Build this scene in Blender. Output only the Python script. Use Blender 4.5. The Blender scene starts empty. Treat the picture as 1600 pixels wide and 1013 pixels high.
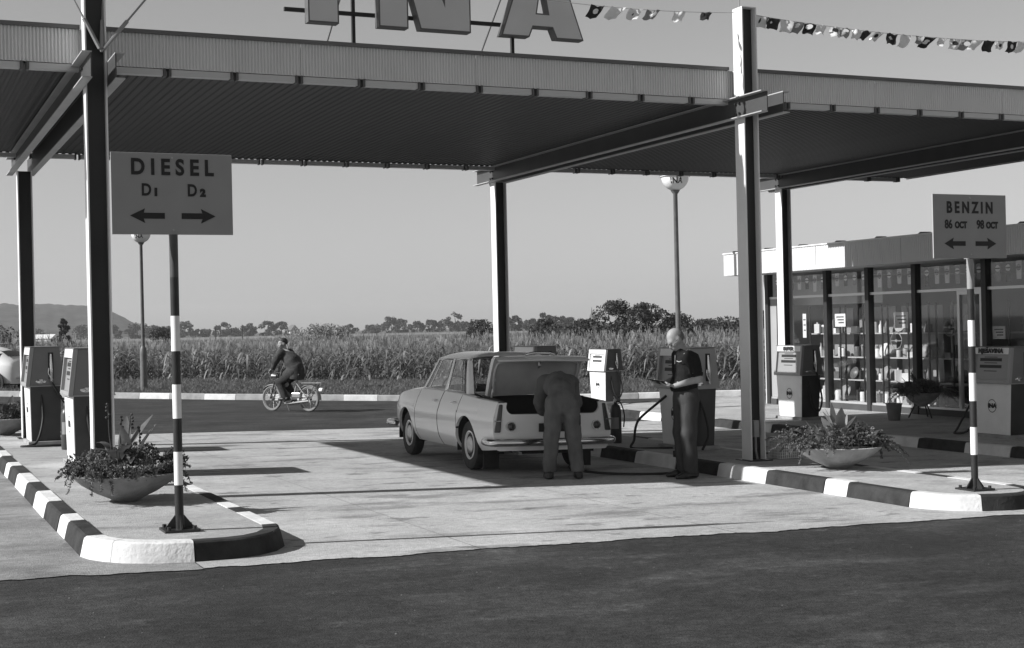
import bpy, bmesh, math, random
import numpy as np
from mathutils import Vector, Matrix, noise as mnoise

R = random.Random(7)
NR = np.random.default_rng(7)
PI = math.pi
scene = bpy.context.scene
COL = scene.collection

# ------------------------------------------------------------------ camera
CAM_H = 1.75
def make_camera():
    f, roll, yaw, pitch = 2200.0 / 1600.0, 0.022, math.radians(24.2), 3.0 / 2200.0
    fw = Vector((math.sin(yaw) * math.cos(pitch), math.cos(yaw) * math.cos(pitch), math.sin(pitch)))
    rt = Vector((math.cos(yaw), -math.sin(yaw), 0))
    up = rt.cross(fw)
    c, s = math.cos(roll), math.sin(roll)
    r2 = rt * c - up * s
    u2 = up * c + rt * s
    cd = bpy.data.cameras.new('camera')
    cd.sensor_width = 36.0
    cd.lens = 36.0 * f
    cd.clip_start = 0.1
    cd.clip_end = 20000
    o = bpy.data.objects.new('camera', cd)
    COL.objects.link(o)
    o.matrix_world = Matrix(((r2.x, u2.x, -fw.x, 0), (r2.y, u2.y, -fw.y, 0), (r2.z, u2.z, -fw.z, CAM_H), (0, 0, 0, 1)))
    scene.camera = o
make_camera()

# ------------------------------------------------------------------ sky, sun, exposure
SUN_EL = 34.0
world = bpy.data.worlds.new('World')
scene.world = world
world.use_nodes = True
nt = world.node_tree
nt.nodes.clear()
sky = nt.nodes.new('ShaderNodeTexSky')
sky.sky_type = 'NISHITA'
sky.sun_disc = False
sky.sun_elevation = math.radians(SUN_EL)
sky.sun_rotation = math.radians(-84.3)
sky.altitude = 150
sky.air_density = 1.6
sky.dust_density = 0.4
sky.ozone_density = 1.0
bw = nt.nodes.new('ShaderNodeRGBToBW')          # black-and-white film: the whole place is grey
bgn = nt.nodes.new('ShaderNodeBackground')
bgn.inputs['Strength'].default_value = 0.062
wo = nt.nodes.new('ShaderNodeOutputWorld')
nt.links.new(sky.outputs[0], bw.inputs[0])
nt.links.new(bw.outputs[0], bgn.inputs['Color'])
nt.links.new(bgn.outputs[0], wo.inputs['Surface'])
sd = bpy.data.lights.new('sun', 'SUN')
sd.energy = 5.0
sd.angle = math.radians(0.5)
sd.color = (1.0, 1.0, 1.0)
so = bpy.data.objects.new('sun', sd)
COL.objects.link(so)
so.location = (-30, 5, 30)
so.rotation_euler = Vector((1.0, -0.10, -math.tan(math.radians(SUN_EL)) * 1.005)).to_track_quat('-Z', 'Y').to_euler()
scene.render.engine = 'CYCLES'
scene.view_settings.view_transform = 'Standard'
scene.view_settings.look = 'None'
scene.view_settings.exposure = 0.5
scene.view_settings.gamma = 1.0
scene.view_settings.use_curve_mapping = False

# ------------------------------------------------------------------ materials (all neutral greys)
MATS = {}
def mat(name, v, rough=0.6, metal=0.0, var=0.0, scale=6.0, bump=0.0, bscale=40.0, spec=0.4, stretch=(1, 1, 1), var2=0.0, scale2=0.6, coat=0.0):
    m = bpy.data.materials.new(name)
    m.use_nodes = True
    n, l = m.node_tree.nodes, m.node_tree.links
    p = n['Principled BSDF']
    p.inputs['Base Color'].default_value = (v, v, v, 1)
    p.inputs['Roughness'].default_value = rough
    p.inputs['Metallic'].default_value = metal
    p.inputs['Specular IOR Level'].default_value = spec
    p.inputs['Coat Weight'].default_value = coat
    if var or bump or var2:
        tc = n.new('ShaderNodeTexCoord')
        mp = n.new('ShaderNodeMapping')
        mp.inputs['Scale'].default_value = stretch
        l.new(tc.outputs['Object'], mp.inputs[0])
    if var or var2:
        def layer(amount, sc, det):
            t = n.new('ShaderNodeTexNoise')
            t.inputs['Scale'].default_value = sc
            t.inputs['Detail'].default_value = det
            l.new(mp.outputs[0], t.inputs['Vector'])
            r = n.new('ShaderNodeMapRange')
            r.inputs[1].default_value = 0.28
            r.inputs[2].default_value = 0.72
            r.inputs[3].default_value = 1 - amount
            r.inputs[4].default_value = 1 + amount
            l.new(t.outputs[0], r.inputs[0])
            return r
        last = layer(var, scale, 8)
        if var2:
            b = layer(var2, scale2, 5)
            mm = n.new('ShaderNodeMath'); mm.operation = 'MULTIPLY'
            l.new(last.outputs[0], mm.inputs[0]); l.new(b.outputs[0], mm.inputs[1])
            last = mm
        sc = n.new('ShaderNodeMath'); sc.operation = 'MULTIPLY'
        sc.inputs[1].default_value = v
        l.new(last.outputs[0], sc.inputs[0])
        cb = n.new('ShaderNodeCombineColor')
        for i in range(3):
            l.new(sc.outputs[0], cb.inputs[i])
        l.new(cb.outputs[0], p.inputs['Base Color'])
    if bump:
        t = n.new('ShaderNodeTexNoise')
        t.inputs['Scale'].default_value = bscale
        t.inputs['Detail'].default_value = 6
        l.new(mp.outputs[0], t.inputs['Vector'])
        b = n.new('ShaderNodeBump')
        b.inputs['Strength'].default_value = bump
        b.inputs['Distance'].default_value = 0.02
        l.new(t.outputs[0], b.inputs['Height'])
        l.new(b.outputs[0], p.inputs['Normal'])
    MATS[name] = m
    return m

def leaf_mat(name, v, var=0.35, trans=0.35, scale=3.0):
    m = bpy.data.materials.new(name)
    m.use_nodes = True
    n, l = m.node_tree.nodes, m.node_tree.links
    p = n['Principled BSDF']
    p.inputs['Roughness'].default_value = 0.55
    p.inputs['Specular IOR Level'].default_value = 0.3
    tc = n.new('ShaderNodeTexCoord')
    t = n.new('ShaderNodeTexNoise'); t.inputs['Scale'].default_value = scale; t.inputs['Detail'].default_value = 4
    l.new(tc.outputs['Object'], t.inputs['Vector'])
    r = n.new('ShaderNodeMapRange')
    r.inputs[1].default_value = 0.3; r.inputs[2].default_value = 0.7
    r.inputs[3].default_value = v * (1 - var); r.inputs[4].default_value = v * (1 + var)
    l.new(t.outputs[0], r.inputs[0])
    cb = n.new('ShaderNodeCombineColor')
    for i in range(3):
        l.new(r.outputs[0], cb.inputs[i])
    l.new(cb.outputs[0], p.inputs['Base Color'])
    tr = n.new('ShaderNodeBsdfTranslucent')
    l.new(cb.outputs[0], tr.inputs['Color'])
    mx = n.new('ShaderNodeMixShader'); mx.inputs[0].default_value = trans
    out = n['Material Output']
    l.new(p.outputs[0], mx.inputs[1]); l.new(tr.outputs[0], mx.inputs[2]); l.new(mx.outputs[0], out.inputs['Surface'])
    MATS[name] = m
    return m

def glass_mat(name, tint=0.85, ior=1.5):
    m = bpy.data.materials.new(name)
    m.use_nodes = True
    n, l = m.node_tree.nodes, m.node_tree.links
    n.remove(n['Principled BSDF'])
    tr = n.new('ShaderNodeBsdfTransparent'); tr.inputs[0].default_value = (tint, tint, tint, 1)
    gl = n.new('ShaderNodeBsdfGlossy'); gl.inputs['Roughness'].default_value = 0.02; gl.inputs[0].default_value = (0.9, 0.9, 0.9, 1)
    lw = n.new('ShaderNodeLayerWeight'); lw.inputs[0].default_value = 0.5
    pw = n.new('ShaderNodeMath'); pw.operation = 'POWER'; pw.inputs[1].default_value = 4.5
    l.new(lw.outputs['Facing'], pw.inputs[0])
    fr = n.new('ShaderNodeMapRange'); fr.inputs[3].default_value = 0.05; fr.inputs[4].default_value = 1.0
    l.new(pw.outputs[0], fr.inputs[0])
    mx = n.new('ShaderNodeMixShader')
    l.new(fr.outputs[0], mx.inputs[0]); l.new(tr.outputs[0], mx.inputs[1]); l.new(gl.outputs[0], mx.inputs[2])
    l.new(mx.outputs[0], n['Material Output'].inputs['Surface'])
    MATS[name] = m
    return m

def road_mat(name, v, patch, scale, grain, stain=None):
    """asphalt or concrete: fine grain, broad worn patches, oil stains and tyre rubber with shapes of their own"""
    m = mat(name, v, 0.85, 0, patch, scale, 0.5, 90, 0.25)
    n, l = m.node_tree.nodes, m.node_tree.links
    p = n['Principled BSDF']
    base = p.inputs['Base Color'].links[0].from_node
    src = base.inputs[0].links[0].from_socket
    tc = n.new('ShaderNodeTexCoord')
    def noise(sc, st, det=6, rough=0.6):
        mp = n.new('ShaderNodeMapping'); mp.inputs['Scale'].default_value = st
        l.new(tc.outputs['Object'], mp.inputs[0])
        t = n.new('ShaderNodeTexNoise'); t.inputs['Scale'].default_value = sc; t.inputs['Detail'].default_value = det
        t.inputs['Roughness'].default_value = rough
        l.new(mp.outputs[0], t.inputs['Vector'])
        return t.outputs[0]
    def mr(s, a, b, c, d):
        r = n.new('ShaderNodeMapRange')
        r.inputs[1].default_value = a; r.inputs[2].default_value = b; r.inputs[3].default_value = c; r.inputs[4].default_value = d
        l.new(s, r.inputs[0]); return r.outputs[0]
    def mul(a, b):
        q = n.new('ShaderNodeMath'); q.operation = 'MULTIPLY'
        l.new(a, q.inputs[0]); l.new(b, q.inputs[1]); return q.outputs[0]
    s = mul(src, mr(noise(70, (1, 1, 1), 4, 0.7), 0.25, 0.75, 1 - grain, 1 + grain))
    s = mul(s, mr(noise(26, (0.8, 1, 1), 4, 0.7), 0.25, 0.75, 1 - grain * 0.8, 1 + grain * 0.8))
    s = mul(s, mr(noise(12, (0.85, 1.1, 1), 5, 0.75), 0.3, 0.7, 1 - grain * 0.6, 1 + grain * 0.6))
    s = mul(s, mr(noise(0.35, (1, 1, 1), 4), 0.3, 0.7, 1 - patch, 1 + patch))
    s = mul(s, mr(noise(1.8, (0.55, 1.25, 1), 7, 0.65), 0.3, 0.7, 1 - patch * .8, 1 + patch * .8))
    if stain:
        s = mul(s, mr(noise(0.9, (0.65, 1.7, 1), 7, 0.62), 0.53, 0.63, 1.0, stain))
        s = mul(s, mr(noise(2.6, (0.8, 1.3, 1), 6), 0.60, 0.66, 1.0, stain))
        s = mul(s, mr(noise(9.0, (1, 1, 1), 3), 0.70, 0.76, 1.0, stain * 0.9))
    for i in range(3):
        l.new(s, base.inputs[i])
    return m

M = MATS
road_mat('asphalt', 0.032, 0.28, 1.0, 0.6, 1.5)
road_mat('concrete', 0.39, 0.12, 1.6, 0.24, 0.58)
road_mat('concrete_worn', 0.25, 0.18, 1.6, 0.26, 0.7)
road_mat('pavement_concrete', 0.37, 0.13, 1.8, 0.22, 0.78)
mat('grass_ground', 0.075, 0.95, 0, 0.45, 2.5, 0.6, 30, 0.1, var2=0.3, scale2=0.05)
mat('field_ground', 0.10, 0.95, 0, 0.3, 0.02, 0, 30, 0.1, stretch=(0.25, 1, 1), var2=0.25, scale2=0.3)
mat('white_paint', 0.78, 0.5, 0, 0.05, 4, 0, 40)
mat('kerb_white', 0.60, 0.75, 0, 0.16, 5, 0.35, 30, 0.25)
mat('kerb_black', 0.030, 0.8, 0, 0.45, 6, 0.4, 30, 0.25)
mat('kerb_plain', 0.30, 0.9, 0, 0.25, 5, 0.4, 40, 0.2)
mat('steel_white', 0.72, 0.45, 0, 0.05, 3)
mat('steel_dark', 0.022, 0.4, 0, 0.2, 3)
mat('beam_steel', 0.06, 0.45, 0, 0.12, 3)
mat('beam_flange', 0.40, 0.45, 0, 0.08, 3)
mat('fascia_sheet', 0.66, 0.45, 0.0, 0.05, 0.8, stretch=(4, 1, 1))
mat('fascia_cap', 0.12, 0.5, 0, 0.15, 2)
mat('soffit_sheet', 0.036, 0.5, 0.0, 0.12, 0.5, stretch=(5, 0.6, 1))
mat('strip_white', 0.72, 0.4)
mat('light_tube', 0.50, 0.4)
mat('bracket_paint', 0.09, 0.5)
mat('sign_board', 0.33, 0.6, 0, 0.05, 4)
mat('letter_black', 0.02, 0.6)
mat('letter_face', 0.56, 0.5, 0, 0.06, 2)
mat('letter_edge', 0.10, 0.5)
mat('pole_black', 0.025, 0.4, 0, 0.2, 10)
mat('pole_grey', 0.26, 0.45, 0, 0.1, 10)
mat('pole_smoke', 0.07, 0.45, 0, 0.2, 10)
mat('lamp_pole', 0.12, 0.5, 0, 0.2, 8)
mat('lamp_glass', 0.75, 0.25)
mat('pump_grey', 0.17, 0.4, 0, 0.06, 5)
mat('pump_frame', 0.30, 0.4, 0, 0.05, 5)
mat('pump_white', 0.74, 0.4, 0, 0.05, 5)
mat('pump_dark', 0.045, 0.4, 0, 0.2, 5)
mat('pump_dial', 0.26, 0.35)
mat('chrome', 0.62, 0.16, 1.0)
mat('dull_metal', 0.42, 0.35, 1.0)
mat('rubber', 0.018, 0.6, 0, 0.2, 20)
mat('tyre', 0.035, 0.85, 0, 0.3, 14)
mat('tyre_pale', 0.17, 0.85, 0, 0.2, 14)
mat('car_paint', 0.70, 0.18, 0, 0.03, 2, coat=0.5)
mat('car_inner', 0.36, 0.6, 0, 0.12, 6)
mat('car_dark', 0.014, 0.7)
mat('car_seat', 0.10, 0.7, 0, 0.2, 9)
mat('lamp_red', 0.035, 0.25, 0, 0, 1, coat=0.4)
mat('white_car_paint', 0.62, 0.3, 0, 0.03, 2, coat=0.5)
mat('dark_glass', 0.02, 0.05, 0, 0, 1, spec=0.8)
mat('bowl_stone', 0.24, 0.9, 0, 0.25, 7, 0.5, 60, 0.2)
mat('bowl_stone_pale', 0.36, 0.9, 0, 0.22, 7, 0.5, 60, 0.2)
mat('soil', 0.03, 0.95, 0, 0.4, 20, 0.6, 50)
leaf_mat('leaf', 0.125, 0.5, 0.25, 6)
leaf_mat('leaf_dark', 0.06, 0.4, 0.2, 6)
leaf_mat('leaf_pale', 0.25, 0.3, 0.25, 6)
leaf_mat('corn_leaf', 0.12, 0.45, 0.3, 0.9)
leaf_mat('corn_dry', 0.24, 0.3, 0.3, 0.9)
leaf_mat('tree_leaf', 0.060, 0.45, 0.25, 0.4)
leaf_mat('tree_leaf_far', 0.055, 0.35, 0.2, 0.05)
leaf_mat('grass_blade', 0.12, 0.4, 0.3, 1.2)
mat('pebble', 0.13, 0.9, 0, 0.3, 3)
mat('bark', 0.07, 0.9, 0, 0.3, 8)
mat('hill_wood', 0.04, 0.95, 0, 0.65, 0.07, 0, 1, 0.05)
mat('shop_wall', 0.45, 0.7, 0, 0.06, 2)
mat('shop_dark', 0.06, 0.7, 0, 0.15, 3)
mat('shop_mullion', 0.025, 0.5)
mat('shop_floor', 0.22, 0.5, 0, 0.1, 2)
mat('shop_back', 0.30, 0.8, 0, 0.1, 1.5)
mat('alu', 0.62, 0.35, 0.6)
glass_mat('shop_glass', 0.94)
glass_mat('car_glass', 0.92)
mat('skin', 0.27, 0.55, 0, 0.08, 20, spec=0.3)
mat('hair', 0.03, 0.6, 0, 0.3, 60)
mat('hair_grey', 0.10, 0.7, 0, 0.3, 60)
mat('shirt_black', 0.012, 0.9, 0, 0.2, 30, 0.9, 12, 0.15)
mat('trousers', 0.050, 0.9, 0, 0.2, 12, 1.0, 11, 0.15, stretch=(1, 1, 0.45))
mat('overall', 0.105, 0.9, 0, 0.25, 9, 1.0, 10, 0.15, stretch=(1, 1, 0.5))
mat('jacket', 0.05, 0.9, 0, 0.2, 12, 1.0, 9, 0.15)
mat('trousers_dark', 0.02, 0.9, 0, 0.2, 20)
mat('shoe', 0.02, 0.4)
mat('pad_black', 0.012, 0.4)
mat('paper', 0.7, 0.8)
mat('flag_black', 0.02, 0.8); mat('flag_white', 0.75, 0.8); mat('flag_grey', 0.28, 0.8)
mat('rope', 0.35, 0.9)
mat('extinguisher', 0.05, 0.35, 0, 0.15, 10)
mat('wire', 0.65, 0.5, 0.0)
mat('bucket', 0.14, 0.5, 0, 0.2, 8)
mat('house_wall', 0.5, 0.9); mat('house_roof', 0.10, 0.9, 0, 0.2, 1)
mat('tile_pale', 0.55, 0.8)
for i, v in enumerate((0.75, 0.5, 0.3, 0.12, 0.04)):
    mat('goods_%d' % i, v, 0.4)

# ------------------------------------------------------------------ helpers
SLOPE = 0.025
def gz(x):
    """the forecourt falls 2.5 % to the right"""
    return -SLOPE * (min(max(x, -6.0), 15.0) - 7.0)

class MB:
    def __init__(s):
        s.v = []; s.f = []; s.m = []
    def add(s, vs, fs, mi=0):
        o = len(s.v)
        s.v += [tuple(p) for p in vs]
        s.f += [tuple(i + o for i in q) for q in fs]
        s.m += [mi] * len(fs)
        return s
    def box(s, x0, x1, y0, y1, z0, z1, mi=0):
        return s.add([(x0, y0, z0), (x1, y0, z0), (x1, y1, z0), (x0, y1, z0), (x0, y0, z1), (x1, y0, z1), (x1, y1, z1), (x0, y1, z1)],
                     [(0, 3, 2, 1), (4, 5, 6, 7), (0, 1, 5, 4), (1, 2, 6, 5), (2, 3, 7, 6), (3, 0, 4, 7)], mi)
    def hexa(s, b, t, mi=0):
        """bottom quad b (counter-clockwise from above) and top quad t"""
        return s.add(list(b) + list(t), [(3, 2, 1, 0), (4, 5, 6, 7), (0, 1, 5, 4), (1, 2, 6, 5), (2, 3, 7, 6), (3, 0, 4, 7)], mi)
    def tube(s, pts, r, n=8, mi=0, caps=True, squash=None):
        pts = [Vector(p) for p in pts]
        k = len(pts)
        rs = list(r) if isinstance(r, (list, tuple)) else [r] * k
        vs = []; prev = None
        for i, p in enumerate(pts):
            t = (pts[min(i + 1, k - 1)] - pts[max(i - 1, 0)]).normalized()
            if prev is None:
                a = t.cross(Vector((0, 0, 1)))
                if a.length < 0.1: a = t.cross(Vector((1, 0, 0)))
                a.normalize()
            else:
                a = (prev - t * prev.dot(t)).normalized()
            prev = a
            b = t.cross(a)
            for j in range(n):
                an = 2 * PI * j / n
                vs.append(p + a * (math.cos(an) * rs[i]) + b * (math.sin(an) * rs[i]))
        fs = [(i * n + j, i * n + (j + 1) % n, (i + 1) * n + (j + 1) % n, (i + 1) * n + j) for i in range(k - 1) for j in range(n)]
        if caps:
            fs += [tuple(range(n))[::-1], tuple((k - 1) * n + j for j in range(n))]
        return s.add(vs, fs, mi)
    def lathe(s, prof, c=(0, 0, 0), n=24, mi=0, axis='z', caps=True):
        vs = []
        for r, z in prof:
            for j in range(n):
                a = 2 * PI * j / n
                p = (r * math.cos(a), r * math.sin(a), z)
                if axis == 'x': p = (p[2], p[0], p[1])
                if axis == 'y': p = (p[1], p[2], p[0])
                vs.append((p[0] + c[0], p[1] + c[1], p[2] + c[2]))
        k = len(prof)
        fs = [(i * n + j, i * n + (j + 1) % n, (i + 1) * n + (j + 1) % n, (i + 1) * n + j) for i in range(k - 1) for j in range(n)]
        if caps:
            fs += [tuple(range(n))[::-1], tuple((k - 1) * n + j for j in range(n))]
        return s.add(vs, fs, mi)
    def prism(s, poly, vec, mi=0, mi_side=None):
        n = len(poly); vec = Vector(vec)
        a = [Vector(p) for p in poly]
        vs = a + [p + vec for p in a]
        s.add(vs, [tuple(range(n))[::-1], tuple(range(n, 2 * n))], mi)
        o = len(s.v) - 2 * n
        for i in range(n):
            s.f.append((o + i, o + (i + 1) % n, o + n + (i + 1) % n, o + n + i))
            s.m.append(mi if mi_side is None else mi_side)
        return s
    def grid(s, P, mi=0, flip=False):
        """P[i][j] of points"""
        a, b = len(P), len(P[0])
        fs = []
        for i in range(a - 1):
            for j in range(b - 1):
                q = (i * b + j, (i + 1) * b + j, (i + 1) * b + j + 1, i * b + j + 1)
                fs.append(q[::-1] if flip else q)
        return s.add([p for row in P for p in row], fs, mi)
    def sphere(s, c, r, n=12, mi=0, zs=1.0):
        prof = [(max(1e-4, r * math.sin(PI * i / n)), -r * zs * math.cos(PI * i / n)) for i in range(n + 1)]
        return s.lathe(prof, c, n + 4, mi, caps=False)
    def xform(s, mtx):
        s.v = [tuple(mtx @ Vector(p)) for p in s.v]
        return s
    def mesh(s, name, mats, smooth=None, recalc=True):
        me = bpy.data.meshes.new(name)
        me.from_pydata(s.v, [], s.f)
        for m in (mats if isinstance(mats, (list, tuple)) else [mats]):
            me.materials.append(MATS[m])
        me.polygons.foreach_set('material_index', s.m)
        if recalc:
            bm = bmesh.new(); bm.from_mesh(me)
            bmesh.ops.remove_doubles(bm, verts=bm.verts, dist=1e-5)
            bmesh.ops.recalc_face_normals(bm, faces=bm.faces)
            bm.to_mesh(me); bm.free()
        if smooth:
            me.shade_smooth()
            me.set_sharp_from_angle(angle=math.radians(smooth))
        return me
    def build(s, name, mats, parent=None, smooth=None, bevel=0, recalc=True):
        return link(name, s.mesh(name, mats, smooth, recalc), parent, bevel)

def link(name, me, parent=None, bevel=0):
    o = bpy.data.objects.new(name, me)
    COL.objects.link(o)
    if parent: o.parent = parent
    if bevel:
        b = o.modifiers.new('bevel', 'BEVEL'); b.width = bevel; b.segments = 2; b.limit_method = 'ANGLE'; b.angle_limit = 0.6
    return o

def np_mesh(name, V, F, mats, mi=None, smooth=False):
    """V (n,3) F (m,3 or 4) numpy"""
    me = bpy.data.meshes.new(name)
    V = np.ascontiguousarray(V, np.float32); F = np.ascontiguousarray(F, np.int32)
    k = F.shape[1]
    me.vertices.add(len(V)); me.vertices.foreach_set('co', V.ravel())
    me.loops.add(F.size); me.loops.foreach_set('vertex_index', F.ravel())
    me.polygons.add(len(F))
    me.polygons.foreach_set('loop_start', np.arange(0, F.size, k, dtype=np.int32))
    me.polygons.foreach_set('loop_total', np.full(len(F), k, np.int32))
    for m in (mats if isinstance(mats, (list, tuple)) else [mats]):
        me.materials.append(MATS[m])
    if mi is not None: me.polygons.foreach_set('material_index', np.ascontiguousarray(mi, np.int32))
    me.update(calc_edges=True); me.validate()
    if smooth: me.shade_smooth()
    return me

def tag(o, label=None, cat=None, group=None, kind=None):
    if label: o['label'] = label
    if cat: o['category'] = cat
    if group: o['group'] = group
    if kind: o['kind'] = kind
    return o

def empty(name, loc, rz=0.0, label=None, cat=None, group=None, tilt=0.0):
    o = bpy.data.objects.new(name, None)
    o.empty_display_size = 0.1
    COL.objects.link(o)
    o.location = loc; o.rotation_euler = (0, tilt, rz)
    return tag(o, label, cat, group)

def copy_tree(o, loc=None, rz=None, label=None, parent=None):
    c = o.copy(); COL.objects.link(c)
    if parent: c.parent = parent
    if loc is not None: c.location = loc
    if rz is not None: c.rotation_euler = (c.rotation_euler[0], c.rotation_euler[1], rz)
    if label: c['label'] = label
    for ch in list(o.children):
        copy_tree(ch, parent=c)
    return c

def text_pts(s, size, depth=0.002, spacing=1.0, offset=0.0, align='CENTER', xscale=1.0):
    """mesh data of a line of lettering in the XY plane, x to the right, y up, +z towards the reader"""
    cu = bpy.data.curves.new('lettering', 'FONT')
    cu.body = s; cu.size = size; cu.align_x = align; cu.align_y = 'CENTER'
    cu.extrude = depth; cu.offset = offset; cu.space_character = spacing; cu.resolution_u = 4
    o = bpy.data.objects.new('lettering', cu); COL.objects.link(o)
    dg = bpy.context.evaluated_depsgraph_get()
    me = bpy.data.meshes.new_from_object(o.evaluated_get(dg))
    vs = [(v.co.x * xscale, v.co.y, v.co.z) for v in me.vertices]; fs = [tuple(p.vertices) for p in me.polygons]
    bpy.data.objects.remove(o); bpy.data.curves.remove(cu); bpy.data.meshes.remove(me)
    return vs, fs
def frame_mtx(o, right, up):
    r = Vector(right).normalized(); u = Vector(up).normalized(); n = r.cross(u)
    return Matrix(((r.x, u.x, n.x, o[0]), (r.y, u.y, n.y, o[1]), (r.z, u.z, n.z, o[2]), (0, 0, 0, 1)))
def lettering(mb, s, size, o, right, up, mi=0, **kw):
    vs, fs = text_pts(s, size, **kw)
    m = frame_mtx(o, right, up)
    mb.add([m @ Vector(p) for p in vs], fs, mi)
    return mb

def sheet(name, poly, dz, m, parent=None, kind=None):
    """a flat polygon laid on the sloping forecourt"""
    bm = bmesh.new()
    bm.faces.new([bm.verts.new((x, y, 0)) for x, y in poly])
    for x in (-6.0, 15.0):
        bmesh.ops.bisect_plane(bm, geom=bm.verts[:] + bm.edges[:] + bm.faces[:], plane_co=(x, 0, 0), plane_no=(1, 0, 0))
    for v in bm.verts: v.co.z = gz(v.co.x) + dz
    bmesh.ops.recalc_face_normals(bm, faces=bm.faces)
    for f in bm.faces:
        if f.normal.z < 0: f.normal_flip()
    me = bpy.data.meshes.new(name); bm.to_mesh(me); bm.free()
    me.materials.append(MATS[m])
    o = link(name, me, parent)
    if kind: o['kind'] = kind
    return o

# --- smooth bodies: signed distance fields turned into one continuous mesh (surface nets)
def cap(a, b, ra, rb=None):
    return ('c', np.array(a, float), np.array(b, float), ra, ra if rb is None else rb)
def ell(c, r, rot=None):
    return ('e', np.array(c, float), np.array(r, float), np.eye(3) if rot is None else np.array(rot, float))
def sdf_mesh(prims, h=0.012, k=0.03, disp=None, cut=None, pad=0.03):
    lo = np.full(3, 1e9); hi = -lo
    for p in prims:
        if p[0] == 'c':
            r = max(p[3], p[4])
            lo = np.minimum(lo, np.minimum(p[1], p[2]) - r); hi = np.maximum(hi, np.maximum(p[1], p[2]) + r)
        else:
            r = p[2].max(); lo = np.minimum(lo, p[1] - r); hi = np.maximum(hi, p[1] + r)
    lo -= pad; hi += pad
    n = np.ceil((hi - lo) / h).astype(int) + 1
    ax = [lo[i] + h * np.arange(n[i]) for i in range(3)]
    X, Y, Z = np.meshgrid(*ax, indexing='ij')
    X = X.astype(np.float32); Y = Y.astype(np.float32); Z = Z.astype(np.float32)
    D = None
    for p in prims:
        if p[0] == 'c':
            a, b = p[1], p[2]; ba = b - a; L = max(float(ba @ ba), 1e-9)
            t = np.clip(((X - a[0]) * ba[0] + (Y - a[1]) * ba[1] + (Z - a[2]) * ba[2]) / L, 0, 1)
            d = np.sqrt((X - a[0] - t * ba[0]) ** 2 + (Y - a[1] - t * ba[1]) ** 2 + (Z - a[2] - t * ba[2]) ** 2) - (p[3] + (p[4] - p[3]) * t)
        else:
            c, r, rot = p[1], p[2], p[3]
            q = [(X - c[0]) * rot[0, i] + (Y - c[1]) * rot[1, i] + (Z - c[2]) * rot[2, i] for i in range(3)]
            g = np.sqrt(sum((q[i] / r[i]) ** 2 for i in range(3)))
            g2 = np.sqrt(sum((q[i] / r[i] ** 2) ** 2 for i in range(3))) + 1e-6
            d = g * (g - 1) / g2
        if D is None: D = d
        else:
            hh = np.clip(0.5 + 0.5 * (d - D) / k, 0, 1)
            D = d * (1 - hh) + D * hh - k * hh * (1 - hh)
    if disp is not None: D = D + disp(X, Y, Z)
    if cut is not None: D = np.maximum(D, cut(X, Y, Z))
    ins = D < 0
    corners = [(i, j, l) for i in (0, 1) for j in (0, 1) for l in (0, 1)]
    sl = lambda A, c: A[c[0]:A.shape[0] - 1 + c[0], c[1]:A.shape[1] - 1 + c[1], c[2]:A.shape[2] - 1 + c[2]]
    cnt = sum(sl(ins, c).astype(np.int8) for c in corners)
    act = (cnt > 0) & (cnt < 8)
    ids = -np.ones(act.shape, np.int64); idx = np.argwhere(act); ids[act] = np.arange(len(idx))
    acc = np.zeros((len(idx), 3)); w = np.zeros(len(idx))
    for c in corners:
        for axn in range(3):
            if c[axn]: continue
            e = list(c); e[axn] = 1
            d0 = D[tuple((idx + c).T)]; d1 = D[tuple((idx + e).T)]
            m = (d0 < 0) != (d1 < 0)
            t = np.where(m, d0 / np.where(m, d0 - d1, 1), 0)
            pt = idx + np.array(c); pt = pt.astype(float); pt[:, axn] += t
            acc[m] += pt[m]; w[m] += 1
    V = acc / w[:, None] * h + lo
    F = []
    for axn in range(3):
        o1, o2 = [a for a in range(3) if a != axn]
        s0 = [slice(None)] * 3; s1 = [slice(None)] * 3
        s0[axn] = slice(0, -1); s1[axn] = slice(1, None)
        A, B = ins[tuple(s0)], ins[tuple(s1)]
        E = np.argwhere(A != B)
        E = E[(E[:, o1] > 0) & (E[:, o2] > 0) & (E[:, o1] < n[o1] - 1) & (E[:, o2] < n[o2] - 1)]
        fl = A[tuple(E.T)]
        q = []
        for da, db in ((1, 1), (0, 1), (0, 0), (1, 0)):
            g = E.copy(); g[:, o1] -= da; g[:, o2] -= db
            q.append(ids[tuple(g.T)])
        q = np.stack(q, 1)
        if axn == 1: fl = ~fl
        q[~fl] = q[~fl][:, ::-1]
        F.append(q)
    return V, np.concatenate(F)

def join_vf(parts):
    V, F, o = [], [], 0
    for v, f in parts:
        V.append(v); F.append(f + o); o += len(v)
    return np.concatenate(V), np.concatenate(F)

# ================================================================== THE SETTING
def polar(deg, d):
    a = math.radians(deg)
    return d * math.sin(a), d * math.cos(a)

def make_ground():
    rings = [0, 8, 15, 25, 35, 45, 60, 80, 110, 160, 250, 400, 700, 1200, 2200, 4000]
    vs, fs = [], []
    n = 72
    xs = sorted([-2600, -1700, -900, -400, -180, -80, -40, -20, -6, 0, 5, 10, 15, 22, 40, 80, 180, 400, 900, 1700, 2600])
    ys = sorted([-2600, -1500, -500, -200, -60, -20, 0, 10, 20, 30, 40, 50, 60, 80, 120, 200, 400, 800, 1600, 2600])
    P = [[(x, y, gz(x) - 0.05) for y in ys] for x in xs]
    mb = MB().grid(P)
    o = mb.build('ground', 'field_ground')
    o['kind'] = 'structure'
make_ground()

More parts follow.
